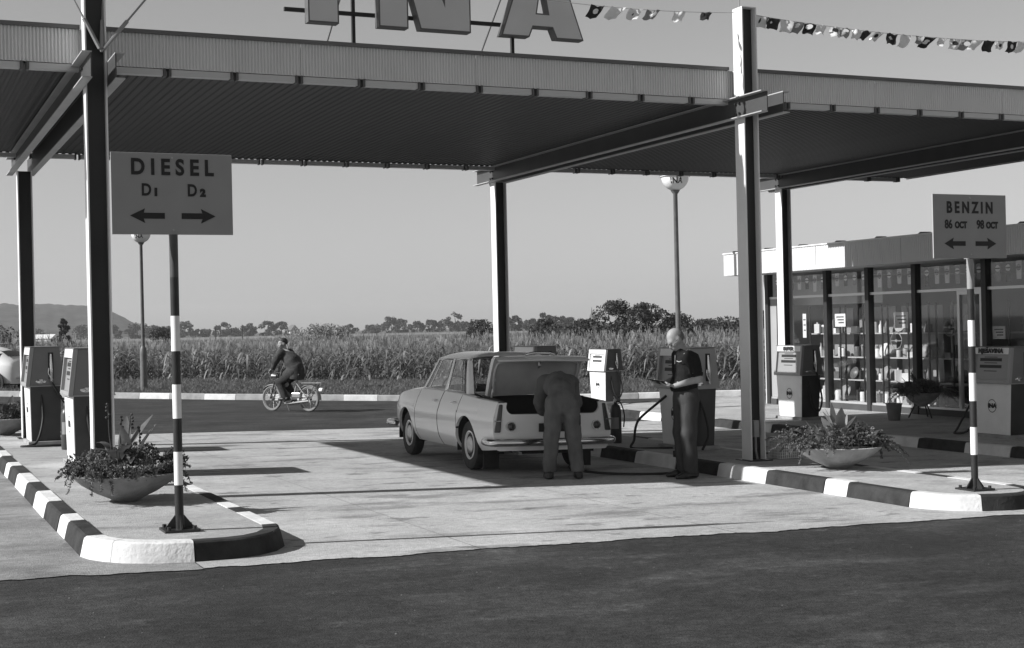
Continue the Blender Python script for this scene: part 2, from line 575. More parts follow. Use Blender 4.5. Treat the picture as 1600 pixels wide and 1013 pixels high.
FAR_KERB = [(-70, 104), (-30, 70), (3.4, 41.3), (5.75, 39.1), (8.3, 37.0), (10.9, 35.3), (12.8, 34.2), (15.0, 33.1), (18, 31.8), (30, 27.5), (60, 20)]
tag(sheet('road', [(-70, -40), (70, -40), (70, 17)] + FAR_KERB[::-1], 0.0, 'asphalt'), kind='structure')

# --- concrete forecourt in cast slabs with open joints
pad_root = sheet('forecourt', [(-14, 10.05), (14.2, 10.05), (14.2, 23.9), (-14, 23.9)], 0.003, 'bowl_stone', kind='structure')
xs = [-14, -9.6, -5.0, -1.5, 2.0, 4.1, 6.35, 9.5, 12.0, 14.1]
ys = [9.74, 14.35, 19.1, 23.95]
for i in range(len(xs) - 1):
    for j in range(len(ys) - 1):
        g = 0.004
        x0, x1, y0, y1 = xs[i] + g, xs[i + 1] - g, ys[j] + (g if j else 0), ys[j + 1] - g
        poly = [(x0, y0), (x1, y0), (x1, y1), (x0, y1)]
        if j == 0:                                            # ragged poured edge towards the road
            k = 56
            ex = [x0 + (x1 - x0) * t / k for t in range(k + 1)]
            edge = [(e, y0 + 0.09 * mnoise.noise((e * 0.8, 3.1, 0)) + 0.05 * mnoise.noise((e * 4.0, 7.7, 0)) + 0.016 * R.uniform(-1, 1)) for e in ex]
            poly = edge + [(x1, y1), (x0, y1)]
        sheet('slab', poly, 0.007, 'concrete' if x0 > 1.9 else 'concrete_worn', pad_root)

def grit():
    """loose grit and small stones swept along the edge of the road"""
    V, F = [], []
    for i in range(200):
        x = R.uniform(-3, 13)
        y = 9.7 - abs(R.gauss(0, 1.0)) if i % 3 else R.uniform(4.5, 9.5)
        s = R.uniform(.003, .008); o = len(V); a = R.uniform(0, 6)
        for k in range(4):
            V.append((x + s * math.cos(a + k * 1.57) * R.uniform(.6, 1.3), y + s * math.sin(a + k * 1.57) * R.uniform(.6, 1.3), gz(x) + .001))
        V.append((x, y, gz(x) + s * R.uniform(.5, 1)))
        F += [(o + k, o + (k + 1) % 4, o + 4) for k in range(4)]
    o = link('grit', np_mesh('grit', np.array(V), np.array(F), 'pebble'))
    tag(o, 'loose pale grit scattered on the dark road in front', 'grit', kind='stuff')
grit()

def resample(path):
    P = [Vector((x, y)) for x, y in path]
    S = [0.0]
    for a, b in zip(P, P[1:]): S.append(S[-1] + (b - a).length)
    def at(s):
        s = min(max(s, 0), S[-1])
        for i in range(len(P) - 1):
            if s <= S[i + 1] or i == len(P) - 2:
                t = (s - S[i]) / max(S[i + 1] - S[i], 1e-6)
                return P[i].lerp(P[i + 1], t), (P[i + 1] - P[i]).normalized()
    return at, S
def kerb(root, path, stones, side, width=0.17, h=0.15):
    """kerb stones one by one; side = +1 when the pavement lies to the left of the path"""
    at, S = resample(path)
    tot = S[-1]; s = 0; i = 0
    while s < tot - 0.05:
        L, c = stones[i % len(stones)]; i += 1
        e = min(s + L, tot)
        if tot - e < 0.2: e = tot
        cuts = [s + 0.005] + [q for q in S if s + 0.02 < q < e - 0.02] + [e - 0.005]
        if len(cuts) < 3: cuts = [cuts[0], (cuts[0] + cuts[1]) / 2, cuts[1]]
        rows = []
        j = R.uniform(-0.006, 0.006); dz = R.uniform(-0.004, 0.004)
        for q in cuts:
            p, t = at(q)
            p2, t2 = at(min(q + 0.03, tot)); p3, t3 = at(max(q - 0.03, 0))
            t = (t2 + t3).normalized()
            nrm = Vector((-t.y, t.x)) * side
            z = gz(p.x) + dz
            row = []
            for off, hh in ((0, -0.03), (0.035, h - 0.03), (0.042, h - 0.012), (0.06, h), (width, h), (width, -0.03)):
                w = p + nrm * (off + j)
                row.append((w.x, w.y, z + hh))
            rows.append(row)
        mb = MB()
        n = len(rows[0])
        mb.grid([r + [r[0]] for r in rows])
        k0 = len(mb.v)
        mb.add(rows[0], [tuple(range(n))]); mb.add(rows[-1], [tuple(range(n))])
        mb.build('kerb_stone', c, root, smooth=25)
        s = e

KW, KB, KP = 'kerb_white', 'kerb_black', 'kerb_plain'
def island(x0, x1, yf, yb, lists):
    xm = (x0 + x1) / 2; w = x1 - x0
    front = [(x0, yf + 0.60), (x0 + 0.04, yf + 0.42), (x0 + 0.12, yf + 0.27), (x0 + 0.25, yf + 0.14), (x0 + 0.45, yf + 0.04), (x0 + 0.72, yf), (x1 - 0.55, yf + 0.03),
             (x1 - 0.35, yf + 0.12), (x1 - 0.18, yf + 0.28), (x1 - 0.06, yf + 0.5), (x1, yf + 0.78)]
    back = [(x1, yb - 0.6), (x1 - 0.12, yb - 0.25), (x1 - 0.4, yb - 0.04), (xm, yb), (x0 + 0.4, yb - 0.04), (x0 + 0.12, yb - 0.25), (x0, yb - 0.6)]
    top = [(max(x0 + 0.15, min(x1 - 0.15, x)), max(yf + 0.15, min(yb - 0.15, y + (0.10 if y < yf + 0.5 else 0)))) for x, y in front + back]
    tp = []
    for p in top:
        if not tp or (Vector(p) - Vector(tp[-1])).length > 0.01: tp.append(p)
    root = sheet('pavement', tp, 0.142, 'pavement_concrete', kind='structure')
    kerb(root, front, lists[0], 1)
    kerb(root, [front[-1], back[0]], lists[1], 1)
    kerb(root, back, lists[2], 1)
    kerb(root, [front[0], back[-1]], lists[3], -1)
    return root
alt = [(0.95, KB), (0.93, KW)]
island(1.28, 2.85, 10.0, 23.4,
       [[(0.42, KW), (0.62, KW), (1.6, KB)], [(0.85, KW), (0.32, KB), (0.42, KW), (0.8, KB), (0.8, KW), (0.9, KB)], [(0.8, KB), (0.8, KW)],
        [(0.95, KB), (0.5, KW), (0.94, KB), (0.93, KW), (0.95, KB), (1.04, KW)]])
island(8.80, 10.35, 9.98, 23.4,
       [[(0.72, KW), (1.9, KB)], [(0.85, KW), (0.5, KB), (0.9, KW), (0.9, KB)], [(0.8, KB), (0.8, KW)],
        [(0.94, KB), (0.38, KW), (1.03, KB), (0.98, KW), (0.95, KB), (1.0, KW)]])

# --- pavement in front of the shop
K3 = [(13.8, 8.0), (13.8, 24.6), (13.88, 25.6), (14.15, 26.6), (14.7, 27.5), (15.6, 28.2), (17.0, 28.6), (34, 29.5)]
pv = sheet('pavement', [(p[0] + 0.14, p[1]) if i < 3 else (p[0] + 0.1, p[1] - 0.12) for i, p in enumerate(K3)] + [(34, 8.0)], 0.142, 'pavement_concrete', kind='structure')
kerb(pv, K3, [(0.98, KB), (0.87, KW)], -1)

# --- far kerb, painted white and bare by turns, and the grass verge behind it
CORN_EDGE = [(-20, 62), (0, 54), (4, 54), (11.4, 54), (21.6, 50), (27, 47), (32, 44.5), (38, 43), (60, 42), (90, 45)]
def corn_edge(deg):
    for (a, d), (b, e) in zip(CORN_EDGE, CORN_EDGE[1:]):
        if deg <= b: return d + (e - d) * (deg - a) / (b - a)
    return CORN_EDGE[-1][1]
vp = [(x - 0.05, y + 0.14) for x, y in FAR_KERB]
verge = sheet('verge', vp + [polar(a, corn_edge(a) + 1.5) for a in range(74, -24, -4)], 0.10, 'grass_ground', kind='structure')
kerb(verge, FAR_KERB[1:-1], [(0.9, KW), (1.02, KP)], 1, 0.2)

def tufts():
    """short rough grass on the verge"""
    at, S = resample(FAR_KERB)
    V, F, mi = [], [], []
    n = 0
    pts = []
    while len(pts) < 15000:
        deg = R.uniform(2, 40); e = corn_edge(deg) + 0.8
        d = R.uniform(e * 0.66, e)
        x, y = polar(deg, d)
        # behind the kerb line?
        for (a, b), (c, d2) in zip(FAR_KERB, FAR_KERB[1:]):
            if a <= x <= c:
                yk = b + (d2 - b) * (x - a) / (c - a); break
        else: continue
        if y < yk + 0.35: continue
        pts.append((x, y))
    P = np.array(pts)
    Z = np.array([gz(x) + 0.1 for x, y in pts])
    k = 4
    N = len(P) * k
    base = np.repeat(np.c_[P, Z], k, 0) + NR.normal(0, 0.07, (N, 3)) * [1, 1, 0]
    ang = NR.uniform(0, 2 * PI, N); h = NR.uniform(0.03, 0.13, N) * np.repeat(NR.uniform(0.5, 1.3, len(P)), k); lean = NR.normal(0, 0.09, (N, 2))
    w = 0.013
    dx = np.c_[np.cos(ang) * w, np.sin(ang) * w, np.zeros(N)]
    tip = base + np.c_[lean, h]
    V = np.stack([base - dx, base + dx, tip], 1).reshape(-1, 3)
    F = np.arange(N * 3).reshape(-1, 3)
    o = link('verge_grass', np_mesh('verge_grass', V, F, 'grass_blade'))
    tag(o, 'rough short grass on the verge behind the far kerb', 'grass', kind='stuff')
tufts()

# --- maize
def corn_plant(rng, h, nleaf, seg):
    V, F, mi = [], [], []
    def quad_strip(pts, w, m):
        o = len(V)
        for p, a in pts:
            V.append(p - a); V.append(p + a)
        for i in range(len(pts) - 1):
            F.append((o + 2 * i, o + 2 * i + 1, o + 2 * i + 3, o + 2 * i + 2)); mi.append(m)
    lean = rng.normal(0, 0.06, 2)
    st = lambda t: np.array([lean[0] * t * t, lean[1] * t * t, h * t])
    for a in (0, PI / 2):
        d = np.array([math.cos(a), math.sin(a), 0]) * 0.013
        quad_strip([(st(0), d), (st(0.55), d * 0.8), (st(0.97), d * 0.5)], 0, 1)
    az0 = rng.uniform(0, PI)
    for i in range(nleaf):
        t = 0.10 + 0.82 * i / nleaf + rng.uniform(-0.02, 0.02)
        az = az0 + PI * (i % 2) + rng.normal(0, 0.5)
        L = rng.uniform(0.45, 0.8) * h / 1.3 * (1 - 0.35 * abs(t - 0.5)); up = rng.uniform(0.5, 1.1)
        dry = rng.random() < (0.75 if t < 0.3 else 0.2)
        dirv = np.array([math.cos(az), math.sin(az), 0]); sd_ = np.array([-math.sin(az), math.cos(az), 0])
        tw = rng.uniform(-0.5, 0.5)
        pts = []
        for j in range(seg + 1):
            s = j / seg
            p = st(t) + dirv * (L * (s - 0.12 * s * s)) + np.array([0, 0, L * (up * s - (up + (0.9 if dry else 0.45)) * s * s)])
            w = 0.050 * (1 - s) ** 0.6 * (0.6 + 0.8 * s if s < 0.5 else 1.0) + 0.002
            pts.append((p, (sd_ * math.cos(tw * s) + np.array([0, 0, 1]) * math.sin(tw * s)) * w))
        quad_strip(pts, 0, 1 if dry else 0)
    for i in range(4):
        az = rng.uniform(0, 2 * PI); e = st(1) + np.array([math.cos(az) * 0.07, math.sin(az) * 0.07, 0.16 + rng.uniform(0, 0.08)])
        quad_strip([(st(0.95), np.array([0.006, 0, 0])), (e, np.array([0, 0.006, 0]))], 0, 1)
    return np.array(V), np.array(F), np.array(mi)

def make_corn():
    rng = np.random.default_rng(3)
    Vs, Fs, Ms = [], [], []
    off = 0
    def scatter(variants, pts, hs):
        nonlocal off
        which = rng.integers(0, len(variants), len(pts))
        for k, (v, f, m) in enumerate(variants):
            sel = np.where(which == k)[0]
            if not len(sel): continue
            a = rng.uniform(0, 2 * PI, len(sel)); c, s = np.cos(a), np.sin(a)
            sc = hs[sel]
            X = (v[None, :, 0] * c[:, None] - v[None, :, 1] * s[:, None]) * sc[:, None]
            Y = (v[None, :, 0] * s[:, None] + v[None, :, 1] * c[:, None]) * sc[:, None]
            Z = v[None, :, 2] * sc[:, None]
            W = np.stack([X + pts[sel, 0][:, None], Y + pts[sel, 1][:, None], Z + pts[sel, 2][:, None]], 2)
            Vs.append(W.reshape(-1, 3))
            Fs.append((f[None] + (np.arange(len(sel)) * len(v))[:, None, None] + off).reshape(-1, 4))
            Ms.append(np.tile(m, len(sel)))
            off += len(v) * len(sel)
    def band(d0, d1, dens):
        out = []
        area = 0.5 * math.radians(40) * ((50 + d1) ** 2 - (50 + d0) ** 2)
        for _ in range(int(area * dens)):
            deg = rng.uniform(0, 40); e = corn_edge(deg)
            r = math.sqrt(rng.uniform((e + d0) ** 2, (e + d1) ** 2))
            x, y = polar(deg, r)
            out.append((x, y, gz(x) - 0.05))
        return np.array(out)
    hsf = lambda p: np.array([0.95 + 0.26 * mnoise.noise((x * 0.09, y * 0.09, 0)) + rng.normal(0, 0.10) for x, y, z in p])
    near = [corn_plant(rng, 1.30, 11, 4) for _ in range(9)]
    mid = [corn_plant(rng, 1.24, 8, 3) for _ in range(5)]
    far = [corn_plant(rng, 1.20, 5, 2) for _ in range(4)]
    p = band(0, 7, 5.0); scatter(near, p, hsf(p))
    p = band(7, 28, 2.6); scatter(mid, p, hsf(p))
    p = band(28, 95, 1.0); scatter(far, p, hsf(p) * 1.03)
    V = np.concatenate(Vs); F = np.concatenate(Fs); Mi = np.concatenate(Ms)
    o = link('maize_field', np_mesh('maize_field', V, F, ['corn_leaf', 'corn_dry'], Mi))
    tag(o, 'dense field of ripening maize beyond the road', 'maize field', kind='stuff')
make_corn()

# --- trees and bushes: trunk, limbs and a crown of leaf clumps
def leaf_cloud(rng, centers, radii, per, size, flat=0.75):
    """per leaf quads in each clump"""
    C = np.repeat(np.array(centers), per, 0); Rr = np.repeat(np.array(radii), per)
    n = len(C)
    d = rng.normal(0, 1, (n, 3)); d /= np.linalg.norm(d, axis=1)[:, None]
    rr = rng.uniform(0.35, 1.0, n) ** 0.5
    P = C + d * (Rr * rr)[:, None] * [1, 1, flat]
    a = rng.normal(0, 1, (n, 3)); a /= np.linalg.norm(a, axis=1)[:, None]
    b = np.cross(a, rng.normal(0, 1, (n, 3))); b /= np.linalg.norm(b, axis=1)[:, None]
    s = size * rng.uniform(0.6, 1.3, n)[:, None]
    V = np.stack([P - a * s, P - b * s * 0.45, P + a * s, P + b * s * 0.45], 1).reshape(-1, 3)
    return V, np.arange(n * 4).reshape(-1, 4)

def tree(name, label, cat, pos, h, w, group, seed, shape='round', nclump=26, per=26, leaf=0.16, low=0.12, m='tree_leaf'):
    rng = np.random.default_rng(seed)
    root = empty(name, pos, 0, label, cat, group)
    cs, rs = [], []
    for i in range(nclump):
        t = rng.uniform(0, 1)
        if shape == 'cone':
            z = h * (low + (1 - low) * t); rad = w / 2 * (1 - t) ** 0.8 * rng.uniform(0.3, 1)
            r = w * 0.16 * (1.15 - t)
        else:
            z = h * (low + (0.94 - low) * t)
            prof = math.sin(PI * min(0.97, (t * 0.85 + 0.14))) ** 0.6
            rad = w / 2 * prof * rng.uniform(0.25, 0.95) ** 0.6
            r = w * rng.uniform(0.10, 0.19)
        az = rng.uniform(0, 2 * PI)
        cs.append((rad * math.cos(az), rad * math.sin(az) , min(z, h - r * 0.5))); rs.append(r)
    V, F = leaf_cloud(rng, cs, rs, per, leaf)
    link('crown', np_mesh('crown', V, F, m), root)
    mb = MB()
    tr = h * 0.025 + 0.02
    mb.tube([(0, 0, -0.1), (0.02 * h, 0, h * 0.3), (0, 0.02 * h, h * 0.7)], [tr, tr * 0.75, tr * 0.3], 6)
    for i in range(min(6, nclump // 3)):
        c = cs[i * 3]
        mb.tube([(0, 0, h * 0.25 + 0.02 * i * h), (c[0] * 0.5, c[1] * 0.5, c[2] * 0.75), (c[0], c[1], c[2])], [tr * 0.5, tr * 0.35, tr * 0.12], 5)
    mb.build('trunk', 'bark', root)
    return root
def gp(deg, d):
    x, y = polar(deg, d)
    return (x, y, gz(x) - 0.05)
GB = 'bushes and trees beyond the maize'
bushes = [(27.2, 100, 2.3, 3.0, 'dark bush left of the tall bushy clump beyond the maize'),
          (28.55, 98, 3.5, 4.4, 'tallest dark bush in the clump beyond the maize'),
          (29.7, 96, 3.3, 4.0, 'broad bush right beside the tallest one beyond the maize'),
          (30.9, 104, 2.6, 4.0, 'dark bush behind the lamp post with the round bowl'),
          (32.0, 106, 2.1, 3.8, 'low bush right of the lamp post above the maize'),
          (33.0, 103, 2.2, 4.2, 'dark bush just left of the shop roof corner'),
          (34.4, 97, 2.5, 4.4, 'bush half behind the shop at the right end of the row'),
          (22.9, 130, 2.6, 3.4, 'low bush just left of the middle rear canopy post'),
          (25.6, 125, 2.6, 3.0, 'small bush between the middle post and the bushy clump'),
          (16.6, 128, 2.4, 6.5, 'wide low pale scrub above the maize over the moped rider'),
          (6.5, 118, 3.3, 3.2, 'pointed dark tree between the two left canopy posts'),
          (10.2, 150, 2.6, 3.2, 'small bush in the field behind the left lamp post'),
          (3.9, 100, 2.4, 6.0, 'dark scrub behind the white car at the left edge')]
for i, (dg, d, h, w, lb) in enumerate(bushes):
    tree('bush' if h < 4 else 'tree', lb, 'bush', gp(dg, d), h, w, GB, 100 + i, 'cone' if i == 10 else 'round', 40, 120, 0.12, 0.04, 'leaf_pale' if i == 9 else 'tree_leaf')
GT = 'trees along the horizon'
FAR = ['behind the left street lamp pole', 'just right of the left street lamp pole', 'left of the striped DIESEL pole', 'crossing the striped DIESEL pole', 'just right of the striped DIESEL pole', 'left of the pale roofed farmhouse', 'directly behind the pale roofed farmhouse',
       'touching the pale farmhouse roof on its right', 'between the farmhouse and the barn', 'beside the dark gabled barn', 'standing alone above the pale scrub', 'low and wide right of the pale scrub', 'left of the tall pair over the bonnet', 'right of the tall pair over the bonnet',
       'in the gap after the tall pair', 'left of the tallest horizon tree', 'tallest of the row over the car roof', 'half hidden by the tallest horizon tree', 'just left of the middle rear canopy post', 'just right of the middle rear canopy post', 'second right of the middle rear canopy post',
       'third right of the middle rear canopy post', 'left of the tiny church spire', 'touching the bushy clump on its left', 'at the right end of the wooded hill', 'under the wooded hill at the left edge', 'under the slope of the wooded hill']
for i, (dg, d, h, w) in enumerate([(9.3, 640, 6.5, 12), (9.9, 660, 5.5, 10), (10.5, 640, 5, 9), (11.1, 650, 7.0, 11), (11.7, 650, 4.5, 9), (12.6, 640, 6.2, 9), (13.0, 650, 3.6, 10), (13.6, 640, 5.6, 8), (14.35, 640, 6.4, 8.5),
                                   (14.9, 640, 6.0, 7.5), (17.6, 640, 4.2, 7), (18.5, 680, 4.0, 9), (19.3, 660, 7.5, 11), (19.75, 660, 6.3, 9), (20.35, 650, 4.8, 7), (20.9, 650, 5.4, 8), (21.9, 640, 8.6, 8), (21.5, 660, 5.6, 9), (22.3, 660, 4.2, 8),
                                   (24.3, 520, 5.6, 7), (25.0, 540, 4.4, 8), (25.5, 520, 6.4, 8), (26.1, 500, 5.6, 7), (26.6, 480, 4.2, 6), (7.4, 640, 6, 14), (5.3, 650, 5, 14), (8.3, 650, 6, 12)]):
    tree('tree', 'small dark tree on the far horizon ' + FAR[i], 'tree', gp(dg, d), h, w, GT, 300 + i, 'round', 22, 60, 0.55, 0.02, 'tree_leaf_far')

# --- the wooded hill far on the left, and low fields in strips
def make_hill():
    prof = [(-22, 20), (-8, 32), (-2, 40), (2, 39), (4.2, 38), (6.5, 36.5), (7.6, 34.5), (8.1, 31), (8.6, 24), (9.1, 16), (9.6, 9), (10.3, 5), (11.5, 2), (14, 0)]
    def hh(deg):
        for (a, u), (b, v) in zip(prof, prof[1:]):
            if deg <= b: return u + (v - u) * (deg - a) / (b - a)
        return 0
    P = []
    for i in range(420):
        dg = -22 + 36 * i / 419
        row = []
        for j in range(22):
            s = j / 21
            d = 1250 + 700 * s
            x, y = polar(dg, d)
            env = math.sin(PI * s) ** 0.8 if s < 0.5 else math.sin(PI * s)
            z = hh(dg) * env
            z += (2.2 * mnoise.noise((x * 0.045, y * 0.045, 0)) + 2.0 * mnoise.noise((x * 0.11, y * 0.11, 4))) * (1 if z > 2 else 0)
            row.append((x, y, z - 1.5))
        P.append(row)
    o = MB().grid(P).build('hill', 'hill_wood', smooth=180)
    o['kind'] = 'structure'
make_hill()
for i, (d0, d1, m) in enumerate([(190, 235, 'field_strip_pale'), (270, 330, 'field_strip_dark'), (390, 560, 'field_strip_pale')]):
    if m not in MATS:
        mat(m, 0.17 if 'pale' in m else 0.06, 0.95, 0, 0.3, 0.12, 0, 1, 0.05)
    pts = [polar(a, d0 * (1 + 0.03 * math.sin(a))) for a in range(-8, 62, 2)] + [polar(a, d1) for a in range(60, -10, -2)]
    mb = MB().add([(x, y, gz(x) + 0.02) for x, y in pts], [tuple(range(len(pts)))])
    tag(mb.build('field', m), kind='structure')

# --- farm buildings and the church on the horizon
def house(pos, rz, w, l, h, rh, label, cat='house', roof='house_roof'):
    r = empty('farmhouse', pos, rz, label, cat)
    MB().box(-w / 2, w / 2, -l / 2, l / 2, 0, h).build('wall', 'house_wall', r)
    MB().prism([(-w / 2 - .3, -l / 2 - .3, h), (w / 2 + .3, -l / 2 - .3, h), (0, -l / 2 - .3, h + rh)], (0, l + .6, 0)).build('roof', roof, r)
    f = MB()
    for x in (-w * .25, w * .25): f.box(x - .5, x + .5, -l / 2 - .06, -l / 2 - .005, h * .35, h * .75)
    f.build('window', 'dark_glass', r)
    return r
house(gp(13.1, 1120), 0.9, 5, 8, 1.6, 2.6, 'low farmhouse with a pale roof among the horizon trees', roof='tile_pale')
house(gp(15.35, 1120), 0.1, 8, 9, 1.6, 5.0, 'dark gabled barn right of the horizon trees')
house(gp(5.7, 480), 0.9, 5, 10, 1.2, 1.4, 'low pale roofed shed in the field under the hill', 'shed', 'tile_pale')
ch = empty('church', gp(27.45, 900), 0.4, 'tiny church tower with a pointed spire left of the bushes', 'church')
MB().box(-1.6, 1.6, -1.6, 1.6, 0, 6.0).build('tower', 'house_wall', ch)
MB().lathe([(2.1, 5.9), (1.2, 7.6), (0.5, 9.0), (0.05, 13.0)], n=8).build('spire', 'house_roof', ch)
for i, dg in enumerate((12.3, 13.35)):
    o = MB().tube([(0, 0, -.1), (0, 0, 2.6)], 0.06, 6).build('field_post', 'bark')
    o.location = gp(dg, 150)
    tag(o, ('lone wooden post in the field, left one of two', 'lone wooden post in the field above the moped rider')[i], 'post')

# --- summer haze: thin even air over the whole plain
hm = bpy.data.materials.new('haze_air'); hm.use_nodes = True
hn = hm.node_tree.nodes; hn.remove(hn['Principled BSDF'])
pv_ = hn.new('ShaderNodeVolumePrincipled'); pv_.inputs['Color'].default_value = (0.9, 0.9, 0.9, 1); pv_.inputs['Density'].default_value = 0.00025; pv_.inputs['Anisotropy'].default_value = 0.2
hm.node_tree.links.new(pv_.outputs[0], hn['Material Output'].inputs['Volume'])
MATS['haze_air'] = hm
tag(MB().box(-2700, 2700, -2700, 2700, -1.6, 52).build('haze', 'haze_air'), 'thin summer haze over the plain', 'haze', kind='stuff')

# ================================================================== THE CANOPY
CX0, CX1, CYF, CYB = -0.35, 18.1, 14.40, 21.6
CANOPY_COLS = (1.97, 9.52, 15.25)
canopy = empty('canopy', (CANOPY_COLS[1], 14.2, 0), 0, 'long flat steel canopy with ribbed fascia on tall posts over the pumps', 'canopy')
CO = Vector(canopy.location)
def cb():
    return MB()
def cbuild(mb, name, mats, parent=canopy, **kw):
    return mb.xform(Matrix.Translation(-CO)).build(name, mats, parent, **kw)

def ribbed(x0, x1, z0, z1, y, per, dep, axis='x'):
    """vertical ribbed sheet facing -Y"""
    n = int((x1 - x0) / per)
    per = (x1 - x0) / n
    row = []
    for i in range(n):
        a = x0 + i * per
        row += [(a, y), (a + per * 0.30, y), (a + per * 0.5, y + dep), (a + per * 0.80, y + dep)]
    row.append((x1, y))
    return [[(a, b, z0) for a, b in row], [(a, b, z1) for a, b in row]]
fx = [CX0, 1.9, 4.1, 6.1, 8.1, 9.52, 11.6, 13.7, 15.9, CX1]
for a, b in zip(fx, fx[1:]):
    mb = cb().grid(ribbed(a + 0.002, b - 0.002, 4.43, 4.77, CYF, 0.0335, 0.014))
    cbuild(mb, 'fascia_panel', 'fascia_sheet', recalc=False)
for a, b in ((CX0 - 0.02, 1.86), (2.08, 9.40), (9.64, 15.14), (15.36, CX1 + 0.02)):
    cbuild(cb().box(a, b, CYF - 0.03, CYF + 0.05, 4.772, 4.81), 'fascia_cap', 'fascia_cap')
# side and rear fascias
for xe in (CX0 - 0.012, CX1): cbuild(cb().box(xe, xe + 0.012, CYF + 0.02, CYB, 4.40, 4.79), 'end_fascia', 'fascia_sheet')
cbuild(cb().box(CX0, CX1, CYB, CYB + 0.012, 4.44, 4.79), 'rear_fascia', 'fascia_sheet')
cbuild(cb().box(CX0 + 0.02, CX1 - 0.02, CYF + 0.06, CYB - 0.02, 4.50, 4.74), 'roof_deck', 'fascia_cap')
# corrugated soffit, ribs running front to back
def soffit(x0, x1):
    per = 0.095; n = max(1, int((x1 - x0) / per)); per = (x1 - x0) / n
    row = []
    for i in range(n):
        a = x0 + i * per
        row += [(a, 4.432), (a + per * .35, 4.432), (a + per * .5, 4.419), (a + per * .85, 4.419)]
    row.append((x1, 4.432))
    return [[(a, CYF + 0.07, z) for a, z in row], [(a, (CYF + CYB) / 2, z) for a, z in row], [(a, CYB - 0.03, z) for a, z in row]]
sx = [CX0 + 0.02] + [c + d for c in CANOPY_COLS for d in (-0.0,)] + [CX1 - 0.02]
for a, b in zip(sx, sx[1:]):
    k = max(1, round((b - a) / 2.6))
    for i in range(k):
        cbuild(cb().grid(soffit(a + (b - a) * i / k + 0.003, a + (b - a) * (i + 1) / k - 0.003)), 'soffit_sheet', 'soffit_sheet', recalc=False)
# pale strips between bracket pairs, along the front and the rear edge
x = 0.26
k = 0
strip = MB().box(-0.30, 0.30, 0, 0.10, 0, 0.062).mesh('light_strip', 'light_tube')
brk = MB().box(-0.011, 0.011, -0.015, 0.10, -0.012, 0.07).mesh('bracket', 'bracket_paint')
for i in range(27):
    xx = 0.31 + 0.686 * i - 0.686
    for (yy, zz) in ((CYF + 0.01, 4.362), (CYB - 0.12, 4.35)):
        if CX0 < xx - 0.3 and xx + 0.34 < CX1:
            o = link('light_strip', strip, canopy); o.location = Vector((xx, yy, zz)) - CO
        for e in (0.315, 0.371):
            if xx + e < CX1:
                o = link('bracket', brk, canopy); o.location = Vector((xx + e, yy, zz)) - CO
# posts: broad-flanged sections, white flanges and a dark web
def post(x, y, z0, z1, name='post'):
    w = cb().box(x - 0.088, x + 0.088, y - 0.006, y + 0.006, z0, z1)
    o = cbuild(w, name, 'steel_dark')
    for s in (-1, 1):
        f = MB().box(x + s * 0.095 - 0.0075, x + s * 0.095 + 0.0075, y - 0.1, y + 0.1, z0, z1).xform(Matrix.Translation(-CO))
        f.build('flange', 'steel_white', o)
    MB().box(x - .16, x + .16, y - .16, y + .16, z0 - 0.004, z0 + 0.015).xform(Matrix.Translation(-CO)).build('base_plate', 'steel_dark', o)
    return o
tops = (6.6, 5.48, 5.48)
for c, zt in zip(CANOPY_COLS, tops):
    p = post(c, 14.2, gz(c) + 0.14, zt)
    MB().box(c - .1, c + .1, 14.1, 14.3, zt, zt + 0.01).xform(Matrix.Translation(-CO)).build('cap_plate', 'steel_white', p)
    post(c, 21.62, gz(c) + 0.14, 4.16)
    if c == CANOPY_COLS[1]:
        e = MB().box(c - 0.035, c + 0.035, 14.13, 14.19, 0.36, 0.56).tube([(c, 14.16, 0.36), (c, 14.16, 0.2), (c + .02, 14.15, 0.07)], 0.014, 8)
        e.xform(Matrix.Translation(-CO)).build('conduit_box', 'pole_grey', p)
# twin channel beams
for c in CANOPY_COLS:
    for s in (-1, 1):
        xw = c + s * 0.112
        w = cb().box(xw - 0.006, xw + 0.006, 13.60, 22.25, 4.172, 4.398)
        o = cbuild(w, 'beam', 'beam_steel')
        for z in (4.160, 4.400):
            MB().box(min(xw - s * 0.006, xw + s * 0.085), max(xw - s * 0.006, xw + s * 0.085), 13.60, 22.25, z, z + 0.012).xform(Matrix.Translation(-CO)).build('flange', 'beam_flange', o)
        bl = MB()
        for y in (14.2, 21.62):
            for z in (4.22, 4.34):
                bl.lathe([(0.016, -0.012), (0.016, 0.012)], (xw + s * 0.018, y + 0.04, z), 6, axis='x')
                bl.lathe([(0.016, -0.012), (0.016, 0.012)], (xw + s * 0.018, y - 0.04, z), 6, axis='x')
        bl.xform(Matrix.Translation(-CO)).build('bolts', 'steel_dark', o)
# guy rods above the left post
c = CANOPY_COLS[0]
for dx, dy, L in ((-0.95, 0.3, 2.0), (1.6, 0.2, 2.0), (0.16, 0.5, 2.0)):
    n0 = Vector((c + 0.05, 14.07, 4.50)); n1 = n0 + Vector((dx, dy, L))
    mb = cb().tube([n0, n1], 0.010, 8).tube([n0.lerp(n1, 0.015), n0.lerp(n1, 0.16)], 0.020, 8)
    cbuild(mb, 'guy_rod', 'pole_grey')
cbuild(cb().tube([(9.45, 14.2, 5.48), (9.45, 14.2, 6.4)], 0.008, 6), 'mast', 'pole_grey')

